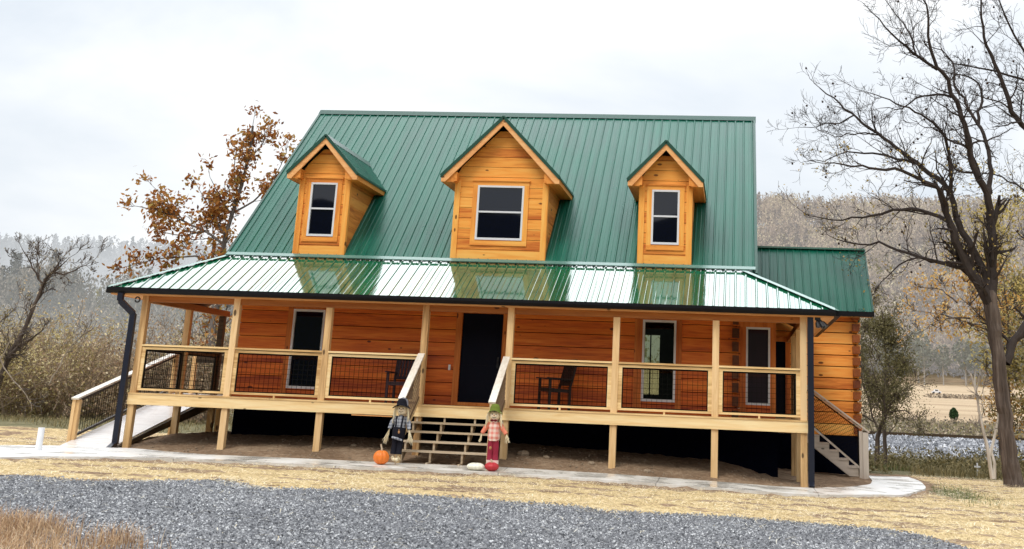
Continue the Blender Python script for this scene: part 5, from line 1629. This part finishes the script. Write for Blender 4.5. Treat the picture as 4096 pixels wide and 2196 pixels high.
OT = [([(5.2, -.1), (5.15, 1.5), (5.3, 3.2), (5.2, 5.0)], .06, .015, 0, 0), ([(5.2, 1.6), (4.7, 2.6), (4.5, 3.4)], .03, .01, 0, .3), ([(5.2, 2.0), (5.7, 2.9), (5.9, 3.6)], .03, .01, 0, -.3), ([(5.25, 3.0), (4.8, 3.9), (4.7, 4.6)], .03, .01, 0, .3), ([(5.3, 3.2), (5.6, 4.1), (5.6, 4.7)], .03, .01, 0, .3)]
leafy_tree('slim_tree', 'slim dark olive tree half hidden by the corner of the cabin wing', OT, 47 - FY, .08, 'bark', 'willow', (.03, .055), 8, .2, density=3.6, kid=(.5, 1.0), keep=.9, leafname='leaves', rmin=.007)
# yellow and orange trees behind the big trunk ------------------------------------------------
M['gold'] = leafmat('golden leaves', [(.20, .15, .04), (.44, .34, .10), (.62, .50, .18), (.74, .62, .30)], transl=.3)
M['orange'] = leafmat('orange leaves', [(.26, .12, .03), (.52, .27, .07), (.68, .43, .14), (.76, .58, .26)], transl=.3)
M['khaki'] = leafmat('khaki leaves', [(.13, .11, .035), (.25, .21, .07), (.40, .32, .12), (.52, .42, .20)], transl=.3)
def bushy(x, y, h, w, lean=0.0):
    z = gz1(x, y)
    L = [([(x, z - .1), (x + lean * .3, z + h * .4), (x + lean * .7, z + h * .75), (x + lean, z + h)], .07, .015, 0, 0)]
    for k in range(9):
        f = rng.uniform(.3, .85); s = rng.choice((-1, 1)); e = w * rng.uniform(.5, 1)
        L.append(([(x + lean * f, z + h * f), (x + lean * f + s * e * .5, z + h * (f + .07)), (x + lean * f + s * e, z + h * (f + rng.uniform(-.02, .16)))], .035, .01, 0, rng.normal() * w * .4))
    return L
def crown_tree(x, z0, z1, limbs, r=.09):
    L = [([(x, -.1), (x - .05, z0), (x + .1, (z0 + z1) / 2), (x, z1)], r, .015, 0, 0)]
    for (ax, az, bx, bz) in limbs:
        L.append(([(ax, az), ((ax + bx) / 2, (az + bz) / 2 + .15), (bx, bz)], .035, .01, 0, rng.normal() * .8))
    return L


leafy_tree('autumn_tree', 'tall yellow-leaved tree filling the gap behind the fork of the bare tree', crown_tree(9.0, 4.0, 9.2, [(9.0, 5.0, 8.0, 6.6), (9.0, 5.4, 10.0, 7.2), (9.0, 6.2, 8.2, 8.0), (9.0, 6.8, 9.9, 8.6), (9.0, 4.6, 10.2, 5.6)]), 46 - FY, .10, 'bark', 'gold', (.045, .085), 4, .26, density=2.4, kid=(.6, 1.2), keep=.6, leafname='leaves', rmin=.009)
leafy_tree('autumn_tree', 'orange-leaved tree whose boughs spread out below the fork of the bare tree', crown_tree(8.75, 3.4, 5.6, [(8.7, 3.6, 7.2, 5.2), (8.7, 4.0, 6.3, 4.9), (8.7, 4.4, 7.4, 6.0), (7.6, 4.6, 6.2, 4.3), (8.7, 4.8, 8.1, 6.2), (7.2, 5.1, 6.4, 5.6)], .07), 43 - FY, .08, 'bark', 'orange', (.04, .075), 4, .22, density=2.4, kid=(.5, .9), keep=.55, leafname='leaves', rmin=.009)
leafy_tree('autumn_tree', 'low khaki-yellow tree close behind the trunk of the bare tree', bushy(10.0, 42 - FY, 4.2, 1.3, .2), 42 - FY, .08, 'bark', 'khaki', (.045, .08), 6, .22, density=2.8, kid=(.6, 1.2), keep=.85, leafname='leaves', rmin=.009)
leafy_tree('autumn_tree', 'tall thinning khaki tree behind the low side limb of the bare tree', bushy(11.0, 48 - FY, 7.0, 1.7, .2), 48 - FY, .10, 'bark', 'khaki', (.05, .09), 5, .24, density=2.4, kid=(.6, 1.3), keep=.7, leafname='leaves', rmin=.009)

# small evergreen bush by the field ------------------------------------------------------------
M['evergreen'] = leafmat('dark evergreen', [(.012, .03, .014), (.03, .065, .025), (.06, .11, .04), (.12, .18, .08)], transl=.1)


def evergreen(x, y, h, w, label):
    z = gz1(x, y); t = thing('evergreen_bush', label, 'bush', (x, y, z), 'evergreen bushes along the field')
    mb = MB(); mb.tube([(x, y, z - .1), (x, y, z + h * .8)], [.06, .02], 5); part(mb, 'trunk', 'bark', t)
    n = 1400; v = rng.random(n); r = w * np.sqrt(rng.uniform(.3, 1, n)) * np.sin(np.clip(v * pi * .9 + .28, 0, pi)) ** .6; a = rng.uniform(0, 2 * pi, n)
    mb = MB(); mb.leaves(np.stack([x + r * np.cos(a), y + r * np.sin(a), z + .05 + v * h], -1), rng.uniform(.05, .11, n), np.clip(rng.normal(.4, .2, n) + .3 * (v - .5), 0, 1)); part(mb, 'leaves', 'evergreen', t)


evergreen(15.2, 94 - FY, .82, .30, 'small dark evergreen bush standing alone at the edge of the pale field')
evergreen(19.8, 88 - FY, 1.2, .5, 'larger dark evergreen bush half hidden beyond the big dark trunk')

# far parked vehicle -----------------------------------------------------------------------------
vx_, vy_ = 29.2, 195 - FY; vz = gz1(vx_, vy_)
t = thing('parked_vehicle', 'tiny white vehicle parked far off in the pale field', 'vehicle', (vx_, vy_, vz))
mb = MB(); mb.prism([(vx_ + a, vy_, vz + b) for a, b in ((-.68, .16), (.68, .16), (.68, .34), (.38, .38), (.24, .62), (-.26, .62), (-.34, .40), (-.68, .37))], (0, .7, 0)); part(mb, 'body', 'white_plastic', t)
mb = MB(); mb.box(vx_ - .2, vx_ + .18, vy_ - .02, vy_ + .01, vz + .42, vz + .56); part(mb, 'window', 'glass', t)
for sx in (-1, 1):
    for yy in (0, .6):
        mb = MB(); th = np.linspace(0, 2 * pi, 12, endpoint=False); mb.prism([(vx_ + sx * .42 + .14 * cos(a), vy_ + yy - .02, vz + .14 + .14 * sin(a)) for a in th], (0, .1, 0)); part(mb, 'wheel', 'black_metal', t)

# far hills with their woods: too many trees to count ------------------------------------------
HZ = (.80, .835, .87)
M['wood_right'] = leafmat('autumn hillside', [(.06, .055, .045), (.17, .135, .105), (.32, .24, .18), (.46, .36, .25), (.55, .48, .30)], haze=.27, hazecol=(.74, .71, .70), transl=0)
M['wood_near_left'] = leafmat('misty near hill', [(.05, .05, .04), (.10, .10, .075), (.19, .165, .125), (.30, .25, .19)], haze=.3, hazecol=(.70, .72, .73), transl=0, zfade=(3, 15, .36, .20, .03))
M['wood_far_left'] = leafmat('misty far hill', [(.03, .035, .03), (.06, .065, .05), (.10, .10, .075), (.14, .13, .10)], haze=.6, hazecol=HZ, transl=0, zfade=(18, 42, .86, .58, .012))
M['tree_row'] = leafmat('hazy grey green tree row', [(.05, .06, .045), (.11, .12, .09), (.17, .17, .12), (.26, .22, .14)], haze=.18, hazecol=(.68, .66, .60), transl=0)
M['pale_trunk'] = plain('hazy pale trunks', (.44, .41, .37), .9, .1)


def wood_mass(mb, n, x_over_d, Drange, hrange, leaf, per, conifer=.2, keepf=None, tintb=None):
    for i in range(n):
        D = rng.uniform(*Drange); xd = rng.uniform(*x_over_d); X = xd * D; Y = D - FY
        if keepf is not None and not keepf(xd, D): continue
        z = gz1(X, Y); h = rng.uniform(*hrange); con = rng.random() < conifer
        m = int(per * rng.uniform(.7, 1.3)); a = rng.uniform(0, 2 * pi, m)
        if con:
            v = rng.uniform(.12, 1, m); r = h * .19 * (1.02 - v) * np.sqrt(rng.uniform(.2, 1, m)) + .1
        else:
            v = rng.beta(2.2, 1.8, m) * .8 + .2; r = h * .27 * np.sin(np.clip((v - .15) / .87, 0, 1) * pi) ** .55 * np.sqrt(rng.uniform(.25, 1, m))
        tb = (.10 if con else rng.uniform(.18, .85)) if tintb is None else tintb(con)
        c = np.stack([X + r * np.cos(a), Y + r * np.sin(a), z + v * h], -1)
        mb.leaves(c, rng.uniform(*leaf, m), np.clip(tb + rng.normal(size=m) * .12 + .5 * (v - .62), 0, 1), aspect=.7, upright=0 if con else .35)  # crown shading put into the tint, darker towards the bottom


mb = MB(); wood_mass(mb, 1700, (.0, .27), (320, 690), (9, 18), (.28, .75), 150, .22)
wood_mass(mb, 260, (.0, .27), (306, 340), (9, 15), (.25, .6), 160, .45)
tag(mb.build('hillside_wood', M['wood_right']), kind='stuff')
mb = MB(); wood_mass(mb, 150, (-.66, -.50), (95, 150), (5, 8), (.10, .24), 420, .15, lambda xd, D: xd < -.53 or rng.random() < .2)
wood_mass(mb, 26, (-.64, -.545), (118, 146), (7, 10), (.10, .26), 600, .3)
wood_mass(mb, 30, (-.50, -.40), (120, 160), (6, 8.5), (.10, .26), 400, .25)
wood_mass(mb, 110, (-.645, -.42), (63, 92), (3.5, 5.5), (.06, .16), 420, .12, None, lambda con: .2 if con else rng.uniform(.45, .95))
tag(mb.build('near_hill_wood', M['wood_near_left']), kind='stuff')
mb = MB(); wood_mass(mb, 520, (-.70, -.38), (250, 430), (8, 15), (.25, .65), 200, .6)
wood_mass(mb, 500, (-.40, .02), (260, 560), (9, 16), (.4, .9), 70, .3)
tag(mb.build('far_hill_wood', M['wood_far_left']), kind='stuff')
# brush below the field and hedge line in the field
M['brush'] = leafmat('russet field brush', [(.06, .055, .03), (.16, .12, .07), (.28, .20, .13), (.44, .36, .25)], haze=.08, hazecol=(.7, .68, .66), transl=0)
mb = MB()
x = rng.uniform(0, 32, 9000); D = rng.uniform(66, 92, 9000); k = (x / D < .26); x, D = x[k], D[k]
mb.leaves(np.stack([x, D - FY, gz(x, D - FY) + rng.uniform(0, .35, len(x))], -1), rng.uniform(.06, .14, len(x)), rng.random(len(x)))
x = rng.uniform(24, 40, 900); D = 168 + rng.normal(size=900) * 1.5; mb.leaves(np.stack([x, D - FY, gz(x, D - FY) + rng.uniform(0, .45, 900)], -1), rng.uniform(.1, .26, 900), .2 + rng.random(900) * .7)
tag(mb.build('field_brush', M['brush']), kind='stuff')
# row of trees along the far edge of the field
x0, D0 = 0.0, 303
proto = thing('field_edge_tree', 'hazy grey-green tree with pale trunk in the row along the far field edge', 'tree', (34, D0 - FY, gz1(34, D0 - FY)), 'trees along the far edge of the field')
X, Y, Zr = proto.location
mb = MB(); mb.tube([(X, Y, Zr - .3), (X + .1, Y, Zr + 5), (X, Y, Zr + 9)], [.20, .16, .06], 5); part(mb, 'trunk', 'pale_trunk', proto)
n = 420; v = rng.beta(1.9, 1.9, n); r = 2.6 * np.sin(v * pi) ** .5 * np.sqrt(rng.uniform(.2, 1, n)); a = rng.uniform(0, 2 * pi, n)
mb = MB(); mb.leaves(np.stack([X + r * np.cos(a), Y + r * np.sin(a), Zr + 3.6 + v * 7.2], -1), rng.uniform(.25, .6, n), np.clip(rng.normal(.45, .2, n), 0, 1)); part(mb, 'crown', 'tree_row', proto)
for xx in np.arange(37.5, 78, 3.1):
    c = copy_tree(proto); xx = xx + rng.normal() * .7; yy = D0 - FY + rng.normal() * 2
    c.location = (xx, yy, gz1(xx, yy)); c.rotation_euler = (0, 0, rng.uniform(0, 6)); s = rng.uniform(.8, 1.15); c.scale = (s, s, s * rng.uniform(.9, 1.1))

# ------------------------------------------------------------------ sky, sun, camera
w = bpy.data.worlds.new('World'); scene.world = w; w.use_nodes = True
nt = w.node_tree; bg = nt.nodes['Background']
sky = nt.nodes.new('ShaderNodeTexSky'); sky.sky_type = 'NISHITA'; sky.sun_disc = False
SUN_EL, SUN_AZ = 52, 200       # behind the camera, a little to its left
sky.sun_elevation = R(SUN_EL); sky.sun_rotation = R(SUN_AZ); sky.air_density = 1.2; sky.dust_density = 2.5
tc = nt.nodes.new('ShaderNodeTexCoord'); L = nt.links.new
mp = nt.nodes.new('ShaderNodeMapping'); mp.inputs['Scale'].default_value = (1, 1, 2.2); L(tc.outputs['Generated'], mp.inputs[0])
nz = nt.nodes.new('ShaderNodeTexNoise'); nz.inputs['Scale'].default_value = 2.3; nz.inputs['Detail'].default_value = 6; nz.inputs['Roughness'].default_value = .52; nz.inputs['Distortion'].default_value = .35
L(mp.outputs[0], nz.inputs['Vector'])
cr = nt.nodes.new('ShaderNodeValToRGB'); e = cr.color_ramp.elements
e[0].position = .40; e[0].color = (.715, .775, .845, 1); e[1].position = .61; e[1].color = (.985, 1.0, 1.01, 1)
L(nz.outputs[0], cr.inputs[0])
sp = nt.nodes.new('ShaderNodeSeparateXYZ'); L(tc.outputs['Generated'], sp.inputs[0])
mr = nt.nodes.new('ShaderNodeMapRange'); mr.inputs[1].default_value = 0; mr.inputs[2].default_value = 1; mr.inputs[3].default_value = 10.7; mr.inputs[4].default_value = 14.5
L(sp.outputs[2], mr.inputs[0])
sc_ = nt.nodes.new('ShaderNodeVectorMath'); sc_.operation = 'SCALE'; L(cr.outputs[0], sc_.inputs[0]); L(mr.outputs[0], sc_.inputs['Scale'])
mx = nt.nodes.new('ShaderNodeMix'); mx.data_type = 'RGBA'; mx.inputs[0].default_value = .94
dt = nt.nodes.new('ShaderNodeVectorMath'); dt.operation = 'DOT_PRODUCT'; L(tc.outputs['Generated'], dt.inputs[0]); dt.inputs[1].default_value = (-.10, cos(R(50)), sin(R(50)))
lb = nt.nodes.new('ShaderNodeMapRange'); lb.interpolation_type = 'SMOOTHSTEP'; lb.inputs[1].default_value = .85; lb.inputs[2].default_value = 1.0; lb.inputs[3].default_value = 1.0; lb.inputs[4].default_value = 4.2
L(dt.outputs['Value'], lb.inputs[0])
s2 = nt.nodes.new('ShaderNodeVectorMath'); s2.operation = 'SCALE'; L(sc_.outputs[0], s2.inputs[0]); L(lb.outputs[0], s2.inputs['Scale']); sc_ = s2
L(sky.outputs[0], mx.inputs[6]); L(sc_.outputs[0], mx.inputs[7]); L(mx.outputs[2], bg.inputs[0]); bg.inputs[1].default_value = .1

sun = bpy.data.lights.new('sun', 'SUN'); sun.energy = 1.7; sun.angle = R(24); sun.color = (1, .95, .88)
so = bpy.data.objects.new('sun', sun); col.objects.link(so)
dirv = Vector((-sin(R(20)) * cos(R(SUN_EL)), -cos(R(20)) * cos(R(SUN_EL)), sin(R(SUN_EL))))   # towards the sun
so.rotation_euler = dirv.to_track_quat('Z', 'Y').to_euler(); so.location = (0, -40, 40)

cam = bpy.data.cameras.new('camera'); co = bpy.data.objects.new('camera', cam); col.objects.link(co); scene.camera = co
cam.sensor_fit = 'HORIZONTAL'; cam.sensor_width = 36; cam.lens = 43.773; cam.shift_x = -.08976; cam.shift_y = -.2302; cam.clip_start = .1; cam.clip_end = 5000
CAMROT = ((0.9939768, -0.0087323, 0.1092427), (0.1022739, -0.2842198, -0.9532886), (0.0393734, 0.9587194, -0.2816148))
rot = Matrix(CAMROT)
co.matrix_world = Matrix.Translation((0, -FY, 1.4)) @ rot.to_4x4()

scene.view_settings.view_transform = 'Standard'; scene.view_settings.look = 'None'; scene.view_settings.exposure = 0
scene.render.engine = 'CYCLES'
cy = scene.cycles; cy.max_bounces = 7; cy.diffuse_bounces = 3; cy.glossy_bounces = 3; cy.transparent_max_bounces = 8; cy.transmission_bounces = 3
cy.use_adaptive_sampling = True; cy.adaptive_threshold = .015; cy.use_denoising = True; cy.denoiser = 'OPENIMAGEDENOISE'; cy.sample_clamp_indirect = 6
